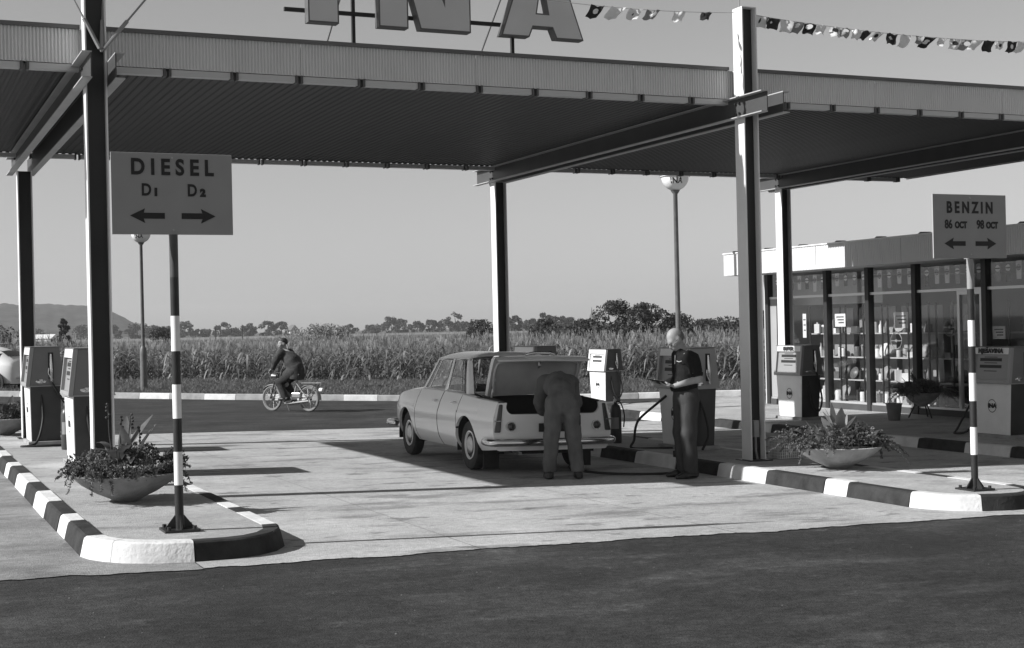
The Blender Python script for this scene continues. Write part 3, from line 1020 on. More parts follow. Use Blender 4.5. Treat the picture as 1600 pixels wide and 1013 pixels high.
# ================================================================== ROOF SIGN, LETTERS I N A
rs = empty('roof_sign', (5.86, 14.62, 4.80), 0, 'three large grey capital letters on posts above the canopy', 'sign')
def letter(poly, holes, name):
    bm = bmesh.new()
    vs = [bm.verts.new((x, 0, z)) for x, z in poly]
    if holes:
        hv = [bm.verts.new((x, 0, z)) for x, z in holes]
        ed = [bm.edges.new((vs[i], vs[(i + 1) % len(vs)])) for i in range(len(vs))] + [bm.edges.new((hv[i], hv[(i + 1) % len(hv)])) for i in range(len(hv))]
        bmesh.ops.triangle_fill(bm, use_beauty=True, use_dissolve=False, edges=ed)
    else:
        bm.faces.new(vs)
    bm.faces.ensure_lookup_table()
    bmesh.ops.recalc_face_normals(bm, faces=bm.faces)
    for f in bm.faces:
        if f.normal.y > 0: f.normal_flip()
    front = list(bm.faces)
    r = bmesh.ops.extrude_face_region(bm, geom=front)
    nv = [g for g in r['geom'] if isinstance(g, bmesh.types.BMVert)]
    nf = [g for g in r['geom'] if isinstance(g, bmesh.types.BMFace)]
    bmesh.ops.translate(bm, verts=nv, vec=(0, -0.13, 0))
    for f in bm.faces: f.material_index = 1
    for f in nf: f.material_index = 0
    ins = bmesh.ops.inset_region(bm, faces=nf, thickness=0.016, use_even_offset=True)
    for f in ins['faces']: f.material_index = 1
    bmesh.ops.recalc_face_normals(bm, faces=bm.faces)
    me = bpy.data.meshes.new(name); bm.to_mesh(me); bm.free()
    for m in ('letter_face', 'letter_edge'): me.materials.append(MATS[m])
    o = link(name, me, rs)
    o.location = (0, 0, 0.23)
    return o
H = 0.96
o_ = 5.86
letter([(4.22 - o_, 0), (4.56 - o_, 0), (4.56 - o_, H), (4.22 - o_, H)], None, 'letter')
n0, n1 = 5.01 - o_, 6.09 - o_
letter([(n0, 0), (n0 + .34, 0), (n0 + .34, .50), (n1 - .60, 0), (n1, 0), (n1, H), (n1 - .32, H), (n1 - .32, .34), (n0 + .52, H), (n0, H)], None, 'letter')
a0, a1 = 6.46 - o_, 7.50 - o_
letter([(a0, 0), (a0 + .35, 0), (a0 + .40, .12), (a1 - .40, .12), (a1 - .35, 0), (a1, 0), (a1 - .33, H), (a0 + .33, H)],
       [(a0 + .45, .28), (a1 - .45, .28), ((a0 + a1) / 2, .68)], 'letter')
MB().box(4.0 - o_, 7.3 - o_, 0.004, 0.044, 0.36, 0.40).build('rail', 'letter_black', rs)
MB().box(4.0 - o_, 7.3 - o_, 0.004, 0.044, 0.98, 1.02).build('rail', 'letter_black', rs)
for x in (4.78 - o_, 6.68 - o_):
    MB().box(x - 0.018, x + 0.018, 0.045, 0.085, -0.03, 1.15).build('post', 'letter_black', rs)
    MB().tube([(x - 0.12, 1.0, -0.05), (x + 0.02, 0.09, 1.05)], 0.016, 6).build('strut', 'pole_grey', rs)

# ================================================================== BUNTING
bunt = empty('bunting', (9.5, 14.2, 5.45), 0, 'long string of small black, white and grey flags across the sky', 'bunting')
def rope_pt(x):
    if x < 9.45:
        t = (x - 2.0) / 7.45
        return Vector((x, 14.22, 6.25 * (1 - t) + 5.44 * t - 1.55 * t * (1 - t) * 0.9))
    t = (x - 9.6) / 5.6
    return Vector((x, 14.18, 5.42 - 0.44 * t * (1 - t) + 0.02 * t))
bo = Vector(bunt.location)
MB().tube([rope_pt(2.05 + 7.35 * i / 30) - bo for i in range(31)], 0.004, 5).build('rope', 'rope', bunt)
MB().tube([rope_pt(9.64 + 5.5 * i / 30) - bo for i in range(31)], 0.004, 5).build('rope', 'rope', bunt)
def flag(x, col, w, h, sx, sy, emblem):
    p = rope_pt(x) - bo
    P = []
    for i in range(5):
        row = []
        for j in range(6):
            u, v = i / 4, j / 5
            wave = 0.03 * math.sin(5 * v + x * 7) * v + 0.016 * math.sin(6 * u + 3 * x)
            row.append((p.x + w * (u - 0.5) * (1 - 0.18 * v) + sx * v * h, p.y + sy * v * h + wave, (rope_pt(x + w * (u - .5)) - bo).z - h * v * (1 - 0.25 * abs(sx)) + 0.01 * math.sin(7 * u + x)))
        P.append(row)
    o = MB().grid(P).build('flag', 'flag_' + col, bunt, smooth=60)
    if emblem:
        c = Vector(P[2][2]); a = (Vector(P[3][2]) - Vector(P[1][2])).normalized(); b = (Vector(P[2][1]) - Vector(P[2][3])).normalized(); n = a.cross(b)
        for side in (-1, 1):
            r = h * 0.24
            q = MB().add([c + n * 0.006 * side + a * math.cos(2 * PI * k / 10) * r * 1.2 + b * math.sin(2 * PI * k / 10) * r for k in range(10)], [tuple(range(10))])
            q.build('emblem', 'flag_white' if col != 'white' else 'flag_black', o)
    return o
seq = [('black', 1), ('white', 0), ('white', 1), ('grey', 1), ('white', 0), ('black', 0), ('white', 1), ('black', 1), ('white', 0), ('grey', 1)]
i = 0
xx = 7.55
while xx < 15.0:
    if not (9.25 < xx < 9.75):
        cc, em = seq[i % 10]
        sz = R.uniform(0.11, 0.17)
        flag(xx, cc, sz * 1.15, sz, R.uniform(-0.75, -0.15), R.uniform(-0.5, 0.4), em)
        i += 1
    xx += R.uniform(0.15, 0.22) if xx > 9.5 else R.uniform(0.22, 0.38)

# ================================================================== PRICE / FUEL SIGNS ON STRIPED POLES
def arrow(mb, cx, cz, L, d):
    h = 0.026
    pts = [(-L / 2, 0), (-L / 2 + .11, .055), (-L / 2 + .10, h - .004), (L / 2, h - .004), (L / 2, -h + .004), (-L / 2 + .10, -h + .004), (-L / 2 + .11, -.055)]
    pts = [(cx + d * x, z + cz) for x, z in pts]
    if d < 0: pts = pts[::-1]
    mb.prism([(x, -0.0175, z) for x, z in pts], (0, 0.003, 0))
def fuel_sign(x, y, lab, texts, bands):
    r = empty('fuel_sign', (x, y, gz(x) + 0.142), 0, lab, 'sign', 'fuel signs on striped poles')
    z = 0.0
    for L, m in bands:
        MB().lathe([(0.033, z), (0.033, z + L)], n=16).build('pole_band', m, r, smooth=40)
        z += L
    mb = MB().box(-.13, .13, -.13, .13, 0.001, 0.020)
    for k in range(4):
        a = PI / 2 * k
        q = MB().prism([(0.034, -0.006, 0.020), (0.105, -0.006, 0.020), (0.105, -0.006, 0.03), (0.034, -0.006, 0.12)], (0, 0.012, 0))
        q.xform(Matrix.Rotation(a, 4, 'Z')); mb.add(q.v, q.f)
        mb.lathe([(0.016, 0.022), (0.016, 0.045)], (0.135 * math.cos(a + PI / 4), 0.135 * math.sin(a + PI / 4), 0), 6)
    mb.build('base_plate', 'pole_black', r)
    MB().box(-.45, .45, -.0145, .0, 2.225, 2.835).build('board', 'sign_board', r, bevel=0.002)
    MB().lathe([(0.033, 2.22), (0.033, 2.80)], (0, 0.034, 0), 12).build('board_clamp', 'pole_grey', r, smooth=40)
    t = MB()
    for s, size, tx, tz, kw in texts:
        lettering(t, s, size, (tx, -0.0165, tz), (1, 0, 0), (0, 0, 1), **kw)
    arrow(t, -0.19, 2.365, 0.255, 1); arrow(t, 0.19, 2.365, 0.255, -1)
    t.build('lettering', 'letter_black', r)
    bl = MB()
    for z in (2.26, 2.80): bl.lathe([(0.008, -0.02), (0.008, -0.013)], (0, 0, z), 8, axis='y')
    bl.build('bolts', 'dull_metal', r)
    return r
B, W, GR = 'pole_black', 'white_paint', 'pole_grey'
fuel_sign(2.03, 10.69, 'grey DIESEL sign with two arrows on a striped pole at the left island',
          [('DIESEL', 0.165, 0.0, 2.725, dict(spacing=1.56, offset=0.0055, xscale=0.86)),
           ('D', 0.125, -0.195, 2.555, dict(offset=0.0035, xscale=0.8)), ('1', 0.075, -0.125, 2.54, dict(offset=0.006)),
           ('D', 0.125, 0.145, 2.555, dict(offset=0.0035, xscale=0.8)), ('2', 0.075, 0.225, 2.54, dict(offset=0.006))],
          [(0.345, B), (0.25, W), (0.25, B), (0.255, W), (0.25, B), (0.265, W), (0.29, B), (0.32, 'pole_smoke')])
fuel_sign(9.56, 10.52, 'grey BENZIN sign with octane numbers on a striped pole at the right island',
          [('BENZIN', 0.15, 0.0, 2.705, dict(spacing=1.50, offset=0.005, xscale=0.80)),
           ('86', 0.115, -0.265, 2.545, dict(offset=0.003, xscale=0.8)), ('OCT', 0.085, -0.115, 2.54, dict(offset=0.0045, xscale=0.8)),
           ('98', 0.115, 0.125, 2.545, dict(offset=0.003, xscale=0.8)), ('OCT', 0.085, 0.27, 2.54, dict(offset=0.0045, xscale=0.8))],
          [(0.34, B), (0.265, W), (0.25, B), (0.27, W), (0.255, B), (0.25, W), (0.30, B), (0.29, GR)])

# ================================================================== STREET LAMPS
def street_lamp(x, y, z0, lab):
    r = empty('street_lamp', (x, y, z0), 0, lab, 'street lamp', 'round bowl street lamps')
    MB().lathe([(0.105, 0), (0.105, 1.1), (0.10, 1.24), (0.06, 1.33)], n=14).build('pole_base', 'lamp_pole', r, smooth=40)
    MB().lathe([(0.055, 1.3), (0.045, 4.36), (0.075, 4.40), (0.10, 4.44)], n=12).build('pole', 'lamp_pole', r, smooth=40)
    MB().lathe([(0.05, 4.43)] + [(0.29 * math.sin(a), 4.72 - 0.29 * math.cos(a)) for a in [0.25 + 1.32 * i / 7 for i in range(8)]] + [(0.32, 4.715), (0.32, 4.735)], n=24).build('lamp_bowl', 'lamp_glass', r, smooth=40)
    MB().lathe([(0.335, 4.736), (0.34, 4.76), (0.20, 4.86), (0.03, 4.90)], n=24).build('lamp_hood', 'pole_grey', r, smooth=40)
    t = MB()
    vs, fs = text_pts('INA', 0.17, depth=0.001, offset=0.004)
    out = []
    for px, py, pz in vs:
        a = math.radians(246) + px / 0.29
        zz = 4.615 + py
        rr = 0.29 * math.sqrt(max(0.02, 1 - ((4.72 - zz) / 0.29) ** 2)) + 0.005 + pz
        out.append((rr * math.cos(a), rr * math.sin(a), zz))
    t.add(out, fs).build('lettering', 'letter_black', r)
    return r
street_lamp(7.2, 43.0, gz(7) + 0.05, 'thin street lamp behind the DIESEL sign, bowl half hidden by it')
lamp2 = street_lamp(15.25, 25.45, -0.06, 'thin street lamp with a round lettered bowl rising behind the bald man')
lamp2.scale = (1, 1, 1.03)

# ================================================================== FUEL PUMPS
def make_pump(loc, label):
    r = empty('fuel_pump', loc, 0, label, 'fuel pump', 'fuel pumps on the islands')
    MB().box(-.24, .24, -.40, .40, 0.0, 0.05).build('plinth', 'kerb_plain', r, bevel=0.006)
    b = [(-.185, -.335, .05), (.185, -.335, .05), (.185, .335, .05), (-.185, .335, .05)]
    t = [(-.20, -.385, .80), (.20, -.385, .80), (.20, .385, .80), (-.20, .385, .80)]
    MB().hexa(b, t).build('pedestal', 'pump_dark', r, bevel=0.006)
    b = [(-.198, -.337, .052), (-.186, -.337, .052), (-.186, .337, .052), (-.198, .337, .052)]
    t = [(-.213, -.387, .798), (-.201, -.387, .798), (-.201, .387, .798), (-.213, .387, .798)]
    fp = MB().hexa(b, t).build('front_panel', 'pump_white', r, bevel=0.003)
    e = MB()
    for k in range(24):
        a0, a1 = 2 * PI * k / 24, 2 * PI * (k + 1) / 24
        q = []
        for a, rr in ((a0, .088), (a1, .088), (a1, .079), (a0, .079)):
            q.append((-0.2105, -math.cos(a) * rr, 0.47 + math.sin(a) * rr * 1.12))
        e.add(q, [(0, 1, 2, 3)])
    lettering(e, 'INA', 0.085, (-0.2105, 0, 0.47), (0, -1, 0), (-0.02, 0, 1), offset=0.006, xscale=1.15)
    e.box(-0.206, -0.2005, -0.008, 0.008, 0.70, 0.716)
    e.build('emblem', 'letter_black', fp)
    # head: sloping front and back
    def xf(z): return -0.25 + (z - 0.80) / 0.53 * 0.065
    def head(y0, y1, z0, z1, xa, mi=0, mb=None):
        mb = mb or MB()
        return mb.hexa([(xf(z0) + xa, y0, z0), (-xf(z0) , y0, z0), (-xf(z0), y1, z0), (xf(z0) + xa, y1, z0)],
                       [(xf(z1) + xa, y0, z1), (-xf(z1), y0, z1), (-xf(z1), y1, z1), (xf(z1) + xa, y1, z1)], mi)
    head(-.40, .40, .806, 1.33, 0.04).build('head', 'pump_grey', r, bevel=0.006)
    MB().box(-.255, .255, -.41, .41, .798, .812).build('head_tray', 'pump_frame', r)
    MB().box(-.195, .195, -.408, .408, 1.331, 1.345).build('head_lid', 'pump_grey', r, bevel=0.004)
    def slab(y0, y1, z0, z1, a, b):
        return [(xf(z0) + a, y0, z0), (xf(z0) + b, y0, z0), (xf(z0) + b, y1, z0), (xf(z0) + a, y1, z0)], [(xf(z1) + a, y0, z1), (xf(z1) + b, y0, z1), (xf(z1) + b, y1, z1), (xf(z1) + a, y1, z1)]
    fr = MB()
    for y0, y1, z0, z1 in ((-.405, -.355, .813, 1.33), (.355, .405, .813, 1.33), (-.354, .354, .813, .855)):
        fr.hexa(*slab(y0, y1, z0, z1, -0.012, 0.039))
    fr.build('head_frame', 'pump_frame', r)
    MB().hexa(*slab(-.354, .354, 1.235, 1.33, -0.010, 0.039)).build('label_strip', 'pump_white', r)
    d = MB().hexa(*slab(-.354, .354, .856, 1.234, 0.026, 0.039)).build('dial', 'pump_dial', r)
    w = MB()
    for z in (1.03, 1.13): w.hexa(*slab(-.19, .25, z, z + .045, 0.021, 0.0255))
    for z in (1.185, 1.10, .98): w.hexa(*slab(-.10, .16, z, z + .010, 0.022, 0.0255))
    w.build('counter_window', 'letter_black', d)
    # side with the nozzle
    s = MB().box(.035, .105, -.404, -.4005, .90, 1.26)
    s.build('nozzle_slot', 'letter_black', r)
    nz = MB().tube([(.07, -.415, 1.24), (.07, -.425, 1.10), (.075, -.43, .99), (.075, -.43, .86)], [0.012, 0.02, 0.022, 0.016], 10)
    nz.tube([(.04, -.425, 1.05), (.03, -.44, .98), (.06, -.43, .92)], 0.008, 8)
    nz.build('nozzle', 'chrome', r, smooth=50)
    ov = MB().lathe([(0.001, -.410), (0.05, -.406), (0.055, -.4005)], (-.06, 0, .87), 16, axis='y')
    ov.v = [(x * 1.0 if False else -.06 + (x + .06) * 1.3, y, .87 + (z - .87) * .55) for x, y, z in ov.v]
    ov.build('oval_plate', 'chrome', r, smooth=50)
    MB().tube([(-.06, -.36, .80), (-.06, -.36, .70)], 0.016, 8).build('hose_fitting', 'dull_metal', r)
    return r
def smooth_path(pts, k=8):
    P = [Vector(p) for p in pts]; out = []
    for i in range(len(P) - 1):
        a, b, c, d = P[max(i - 1, 0)], P[i], P[i + 1], P[min(i + 2, len(P) - 1)]
        for j in range(k):
            t = j / k
            out.append(0.5 * ((2 * b) + (c - a) * t + (2 * a - 5 * b + 4 * c - d) * t * t + (3 * b - a - 3 * c + d) * t ** 3))
    return out + [P[-1]]
def hose(pump, pts, r=0.017):
    MB().tube(smooth_path(pts), r, 8).build('hose', 'rubber', pump, smooth=60)
def head_text(pump, s, sp=1.0):
    t = MB()
    lettering(t, s, 0.088, (-0.205 - 0.012, 0, 1.282), (0, -1, 0), (0.12, 0, 1), offset=0.006, spacing=sp, xscale=1.1)
    t.build('lettering', 'letter_black', pump)
gi = lambda x: gz(x) + 0.142
LOOP = [(-.06, -.36, .70), (-.05, -.42, .35), (-.16, -.60, .05), (-.36, -.72, .018), (0.0, -.78, .018), (.26, -.70, .03), (.34, -.52, .22), (.24, -.44, .55), (.09, -.43, .82), (.075, -.43, .88)]
SIDE = [(-.06, -.36, .70), (-.04, -.40, .45), (.02, -.42, .22), (.12, -.43, .16), (.19, -.43, .35), (.14, -.43, .65), (.075, -.43, .88)]
pump0 = make_pump((2.18, 16.85, gi(2.1)), 'fuel pump with a pale front nearest the camera, beside the left front canopy post')
pumps = [pump0]
for (x, y), lab in (((2.06, 20.55), 'fuel pump with a looped black hose and chrome nozzle by the left rear canopy post'),
                    ((9.80, 16.15), 'fuel pump half hidden behind the bald man in the black shirt'),
                    ((9.70, 20.70), 'fuel pump of which only the head shows above the car roof'),
                    ((15.10, 28.45), 'sunlit fuel pump with a bright white front right of the open boot lid'),
                    ((15.28, 21.30), 'fuel pump lettered SUPER in front of the shop window'),
                    ((15.20, 16.10), 'fuel pump lettered MJEŠAVINA at the right edge of the photo')):
    pumps.append(copy_tree(pump0, (x, y, gi(x)), label=lab))
hose(pumps[0], SIDE); hose(pumps[1], LOOP)
hose(pumps[2], [(-.06, -.36, .70), (.0, -.43, .45), (.02, -.46, .2), (-.10, -.50, .02)])
hose(pumps[2], [(-.21, .20, .70), (-.30, .24, .62), (-.55, .30, .42), (-.62, .32, .30), (-.64, .34, .12), (-.70, .30, .02), (-.50, .10, .018), (-.25, 0, .018)])
hose(pumps[3], SIDE); hose(pumps[4], SIDE); hose(pumps[5], SIDE)
hose(pumps[6], [(-.10, .38, .70), (-.14, .55, .45), (-.2, .75, .1), (-.22, .80, .02), (-.2, .55, .06), (-.21, .38, .25)])
head_text(pumps[5], 'SUPER', 1.2); head_text(pumps[6], 'MJEŠAVINA', 1.06)
for ch in pumps[2].children:                                  # the pump by the bald man has a paler head
    if ch.name.split('.')[0] == 'head':
        ch.data = ch.data.copy(); ch.data.materials[0] = MATS['pump_frame']
pumps[4].scale = (1, 1, 0.92)
for ch in pumps[4].children:
    if ch.name.split('.')[0] in ('head', 'head_lid'):
        ch.data = ch.data.copy(); ch.data.materials[0] = MATS['pump_dark']
    if ch.name.split('.')[0] in ('head_frame', 'dial'):
        ch.data = ch.data.copy(); ch.data.materials[0] = MATS['pump_white']

# ================================================================== FIRE EXTINGUISHERS
def extinguisher(loc, rz, lab):
    r = empty('fire_extinguisher', loc, rz, lab, 'extinguisher', 'fire extinguishers by the pumps')
    MB().lathe([(0.075, 0), (0.08, 0.02), (0.08, 0.46), (0.06, 0.52), (0.025, 0.55), (0.025, 0.57)], n=18).build('cylinder', 'extinguisher', r, smooth=40)
    MB().box(-.012, .012, -.03, .10, .57, .60).tube([(0, -.02, .60), (0, .10, .64)], .008, 6).lathe([(.02, .565), (.02, .60)], n=10).build('valve', 'dull_metal', r)
    MB().tube(smooth_path([(0, -.02, .585), (.06, -.07, .56), (.11, -.06, .40), (.10, -.05, .22)]), .010, 8).build('hose', 'rubber', r, smooth=60)
    P = [[(0.082 * math.cos(a), 0.082 * math.sin(a), z) for z in (.20, .36)] for a in [math.radians(d) for d in range(200, 300, 10)]]
    MB().grid(P).build('label_plate', 'pole_grey', r)
    return r
ex = extinguisher((9.38, 17.40, gi(9.4)), -0.3, 'dark fire extinguisher standing on the kerb right behind the grey car')
copy_tree(ex, (14.72, 21.75, -0.058), 0.4, 'fire extinguisher standing against the pump lettered SUPER')
copy_tree(ex, (2.22, 19.2, gi(2.1)), 0.2, 'fire extinguisher half hidden behind the nearest left pump')

# ================================================================== PLANTERS
def leaf_blade(root, base, az, L, w, up, droop, m, name='leaf'):
    P = []
    d = Vector((math.cos(az), math.sin(az), 0)); s = Vector((-math.sin(az), math.cos(az), 0))
    for i in range(8):
        t = i / 7
        c = Vector(base) + d * (L * t * math.cos(up)) + Vector((0, 0, L * (math.sin(up) * t - droop * t * t)))
        ww = w * math.sin(PI * min(0.985, 0.10 + 0.90 * t)) ** 0.8
        P.append([tuple(c - s * ww + Vector((0, 0, ww * .35))), tuple(c), tuple(c + s * ww + Vector((0, 0, ww * .35)))])
    return MB().grid(P).build(name, m, root, smooth=60)
def planter(loc, lab, rad, kind, seed, bowl='bowl_stone', name='planter', legs=False):
    rng = np.random.default_rng(seed); rr = random.Random(seed)
    r = empty(name, loc, 0, lab, 'planter')
    z0 = 0.0
    if legs:
        z0 = 0.20
        for k in range(3):
            a = 2 * PI * k / 3 + .5
            MB().tube([(rad * .3 * math.cos(a), rad * .3 * math.sin(a), z0 + .1), (rad * .75 * math.cos(a), rad * .75 * math.sin(a), 0)], .014, 6).build('leg', 'steel_dark', r)
    prof = [(rad * .18, z0 + .0), (rad * .26, z0 + .015), (rad * .30, z0 + .03), (rad * .55, z0 + .085), (rad * .80, z0 + .16), (rad * .97, z0 + .235), (rad * 1.0, z0 + .25), (rad * .97, z0 + .256), (rad * .92, z0 + .235)]
    MB().lathe(prof, n=40, caps=False).build('bowl', bowl, r, smooth=35)
    MB().lathe([(.001, z0 + .245), (rad * .5, z0 + .25), (rad * .915, z0 + .232)], n=24, caps=False).build('soil', 'soil', r)
    zt = z0 + .25
    # bushy filling
    cs, rs = [], []
    n = 46
    for i in range(n):
        a = rr.uniform(0, 2 * PI); q = rad * 1.0 * math.sqrt(rr.random())
        cs.append((q * math.cos(a), q * math.sin(a), zt + rr.uniform(.02, .15) + .11 * (1 - q / rad))); rs.append(rr.uniform(.05, .10))
    V, F = leaf_cloud(rng, cs, rs, 75, .020, .8)
    k = len(F) * 2 // 3
    mi = np.where(rng.random(len(F)) < .62, 0, 1)
    o = link('foliage', np_mesh('foliage', V, F, ['leaf', 'leaf_dark'], mi), r); o['kind'] = 'stuff'
    st = MB()
    for i in range(60):
        a = rr.uniform(0, 2 * PI); q = rad * .9 * math.sqrt(rr.random())
        b = Vector((q * math.cos(a), q * math.sin(a), zt - .01))
        st.tube([b, b + Vector((rr.uniform(-.05, .05), rr.uniform(-.05, .05), rr.uniform(.12, .26)))], .003, 3, caps=False)
    o = st.build('stems', 'leaf_dark', r, recalc=False); o['kind'] = 'stuff'
    # feathery sprays hanging over the rim
    ft = MB()
    def spray(a, L, up, drop):
        pts = []
        for i in range(9):
            t = i / 8
            q = rad * .8 + L * t
            pts.append(Vector((q * math.cos(a + .2 * t), q * math.sin(a + .2 * t), zt + .03 + up * t - drop * t * t)))
        ft.tube(pts, .0025, 3, caps=False)
        for i in range(1, 9):
            for k in range(18):
                c = pts[i].lerp(pts[i - 1], rr.random()); l = .042 * (1.25 - i / 10)
                v = Vector((rr.gauss(0, 1), rr.gauss(0, 1), rr.gauss(0, .8))).normalized() * l * rr.uniform(.6, 1.4)
                w = v.cross(Vector((rr.gauss(0, 1), rr.gauss(0, 1), rr.gauss(0, 1)))).normalized() * .006
                ft.add([c, c + v * .5 + w, c + v, c + v * .5 - w], [(0, 1, 2, 3)])
    if kind == 'canna':
        for k in range(20): spray(math.radians(rr.uniform(140, 255)), rr.uniform(.10, .30), rr.uniform(.08, .24), rr.uniform(.08, .30))
        for k in range(10): spray(math.radians(rr.uniform(-70, 60)), rr.uniform(.08, .2), rr.uniform(.05, .2), rr.uniform(.08, .3))
    else:
        for k in range(26): spray(math.radians(rr.uniform(120, 225)), rr.uniform(.15, .42), rr.uniform(.05, .30), rr.uniform(.06, .24))
        for k in range(14): spray(math.radians(rr.uniform(-60, 20)), rr.uniform(.12, .40), rr.uniform(.05, .22), rr.uniform(.10, .36))
    o = ft.build('sprays', 'leaf', r, recalc=False); o['kind'] = 'stuff'
    if kind == 'canna':
        for az, L, w, up, dr in ((0.35, .52, .055, .85, .02), (0.1, .40, .05, 1.0, .05), (2.9, .40, .05, .75, .35), (2.4, .45, .05, 1.1, .5), (3.5, .35, .045, .5, .3), (1.2, .45, .05, 1.2, .1), (-1.2, .38, .05, .9, .3),
                                 (-2.0, .4, .05, .8, .35), (0.8, .36, .05, .7, .2), (-.5, .34, .045, 1.1, .1), (4.0, .42, .045, 1.2, .15)):
            leaf_blade(r, (rr.uniform(-.08, .08) - .02, rr.uniform(-.08, .08), zt + .06), az, L * 1.15, w * 1.1, up, dr, 'leaf')
        for dx, L in ((-.10, .62), (.02, .52), (.09, .40), (-.03, .5)):
            p = [(dx, 0, zt), (dx * 1.4, .01, zt + L * .6), (dx * 1.6 + rr.uniform(-.03, .03), .0, zt + L)]
            s = MB().tube(p, [.008, .006, .004], 6)
            for j in range(5):
                c = Vector(p[2]) + Vector((rr.uniform(-.015, .015), rr.uniform(-.015, .015), -.03 * j))
                s.sphere(c, .012, 5)
            s.build('flower_stalk', 'leaf_dark', r)
    elif kind == 'hosta':
        for i in range(30):
            a = rr.uniform(0, 2 * PI); q = rr.uniform(0, rad * .8)
            leaf_blade(r, (q * math.cos(a), q * math.sin(a), zt + .08), a + rr.uniform(-.6, .6), rr.uniform(.20, .34), rr.uniform(.032, .05), rr.uniform(.6, 1.4), rr.uniform(.2, .6), 'leaf_pale' if i % 2 == 0 else 'leaf')
        for az, L, up in ((2.6, .46, 1.25), (1.9, .50, 1.45), (.4, .42, 1.1), (3.4, .40, 1.0), (1.0, .42, 1.2), (2.9, .44, 1.1), (4.4, .46, 1.3), (5.2, .40, 1.0)):
            leaf_blade(r, (rr.uniform(-.06, .06), rr.uniform(-.06, .06), zt + .05), az, L, .062, up, .12, 'leaf_pale')
    else:
        for i in range(12):
            a = rr.uniform(0, 2 * PI); q = rr.uniform(0, rad * .6)
            leaf_blade(r, (q * math.cos(a), q * math.sin(a), zt), a, rr.uniform(.3, .55), .05, rr.uniform(.7, 1.4), rr.uniform(.1, .6), 'leaf_dark')
    return r
planter((1.98, 12.85, gi(2.0)), 'shallow stone bowl with canna and trailing ferns behind the DIESEL sign', .48, 'canna', 5)
planter((9.80, 12.95, gi(9.8)), 'pale stone bowl with pointed bright leaves at the right canopy post', .50, 'hosta', 6, 'bowl_stone_pale')
planter((1.72, 22.55, gi(1.7)), 'stone bowl of dark flowers at the far left edge behind the pump', .45, 'fill', 8)
planter((17.05, 20.05, -0.058), 'small bowl on thin legs with a dark bushy plant by the shop window', .33, 'fill', 9, 'bowl_stone', 'plant_stand', True)
bk = empty('bucket', (16.25, 19.85, -0.058), 0, 'dark bucket with a handle standing on the shop pavement', 'bucket')
MB().lathe([(.10, 0), (.14, .30), (.147, .30), (.147, .285), (.135, .28), (.10, .02)], n=20, caps=False).lathe([(.001, .02), (.1, .02)], n=20, caps=False).build('pail', 'bucket', bk, smooth=40)
MB().tube([(.145 * math.cos(a), 0, .29 + .17 * math.sin(a)) for a in [PI * i / 10 for i in range(11)]], .005, 6).build('handle', 'wire', bk)
wb = empty('wire_crate', (10.02, 14.25, gi(10)), 0, 'pale perforated metal crate beside the right canopy post', 'crate')
mb = MB()
for i in range(13):
    for a in (-.17 + .34 * i / 12,):
        mb.box(a - .004, a + .004, -.124, -.118, 0.01, .25); mb.box(a - .004, a + .004, .118, .124, 0.01, .25)
for i in range(9):
    a = -.12 + .24 * i / 8
    mb.box(-.176, -.17, a - .004, a + .004, 0.01, .25); mb.box(.17, .176, a - .004, a + .004, 0.01, .25)
for k in range(8):
    z = .02 + .23 * k / 7
    mb.box(-.178, .178, -.1175, -.114, z - .004, z + .004); mb.box(-.178, .178, .114, .1175, z - .004, z + .004)
    mb.box(-.169, -.165, -.113, .113, z - .004, z + .004); mb.box(.165, .169, -.113, .113, z - .004, z + .004)
mb.build('mesh_wall', 'wire', wb)
MB().box(-.18, .18, -.126, .126, .252, .268).build('lid', 'pole_grey', wb, bevel=0.003)
MB().box(-.16, .16, -.11, .11, .004, .24).build('liner', 'pole_grey', wb)

# ================================================================== AIR HOSE LYING ON THE GROUND
hz = MB().tube(smooth_path([(7.72, 15.55, .02 + gz(7.7)), (7.62, 14.9, .016 + gz(7.6)), (7.85, 14.45, .016 + gz(7.8)), (8.25, 14.30, .016 + gz(8.2)), (8.62, 14.42, .016 + gz(8.6)), (8.72, 14.55, .03 + gz(8.7)), (8.745, 14.62, .14)]), .018, 8)
hz.tube([(8.74, 14.60, .10), (8.80, 14.66, .19)], .034, 8).box(8.72, 8.86, 14.58, 14.74, .125, .20)
o = hz.build('air_hose', 'rubber', None, smooth=60)
tag(o, 'black rubber hose lying on the concrete between the car and the kerb', 'hose')

# ================================================================== THE SHOP
SX, FXX = 17.6, 16.6
SZ = -0.06
shop = empty('shop', (SX, 20, SZ), 0, 'low glass fronted shop with a flat ribbed fascia behind the right pumps', 'shop')
SO = Vector(shop.location)
def sbuild(mb, name, m, parent=shop, **kw):
    return mb.xform(Matrix.Translation(-SO)).build(name, m, parent, **kw)
Y0, Y1 = 9.0, 25.62
MULL = [25.55, 23.48, 22.16, 20.80, 18.98, 17.3, 15.5, 13.7, 11.5, 9.1]
sbuild(MB().box(SX - .02, 24, Y0, Y1, SZ + .006, SZ + .03), 'floor', 'shop_floor')
sbuild(MB().box(23.9, 24.05, Y0, Y1, SZ + .03, 2.733), 'back_wall', 'shop_back')
sbuild(MB().box(SX + .02, 24, Y1, Y1 + .15, SZ, 2.733), 'end_wall', 'shop_wall')
sbuild(MB().box(SX, 24, Y0 - .15, Y0, SZ, 2.733), 'end_wall', 'shop_wall')
sbuild(MB().box(FXX + .06, 24.4, Y0 - .6, Y1 + .02, 2.735, 2.76), 'ceiling', 'shop_wall')
sbuild(MB().box(FXX + .05, 24.4, Y0 - .6, Y1 + .2, 2.95, 3.17), 'roof', 'fascia_cap')
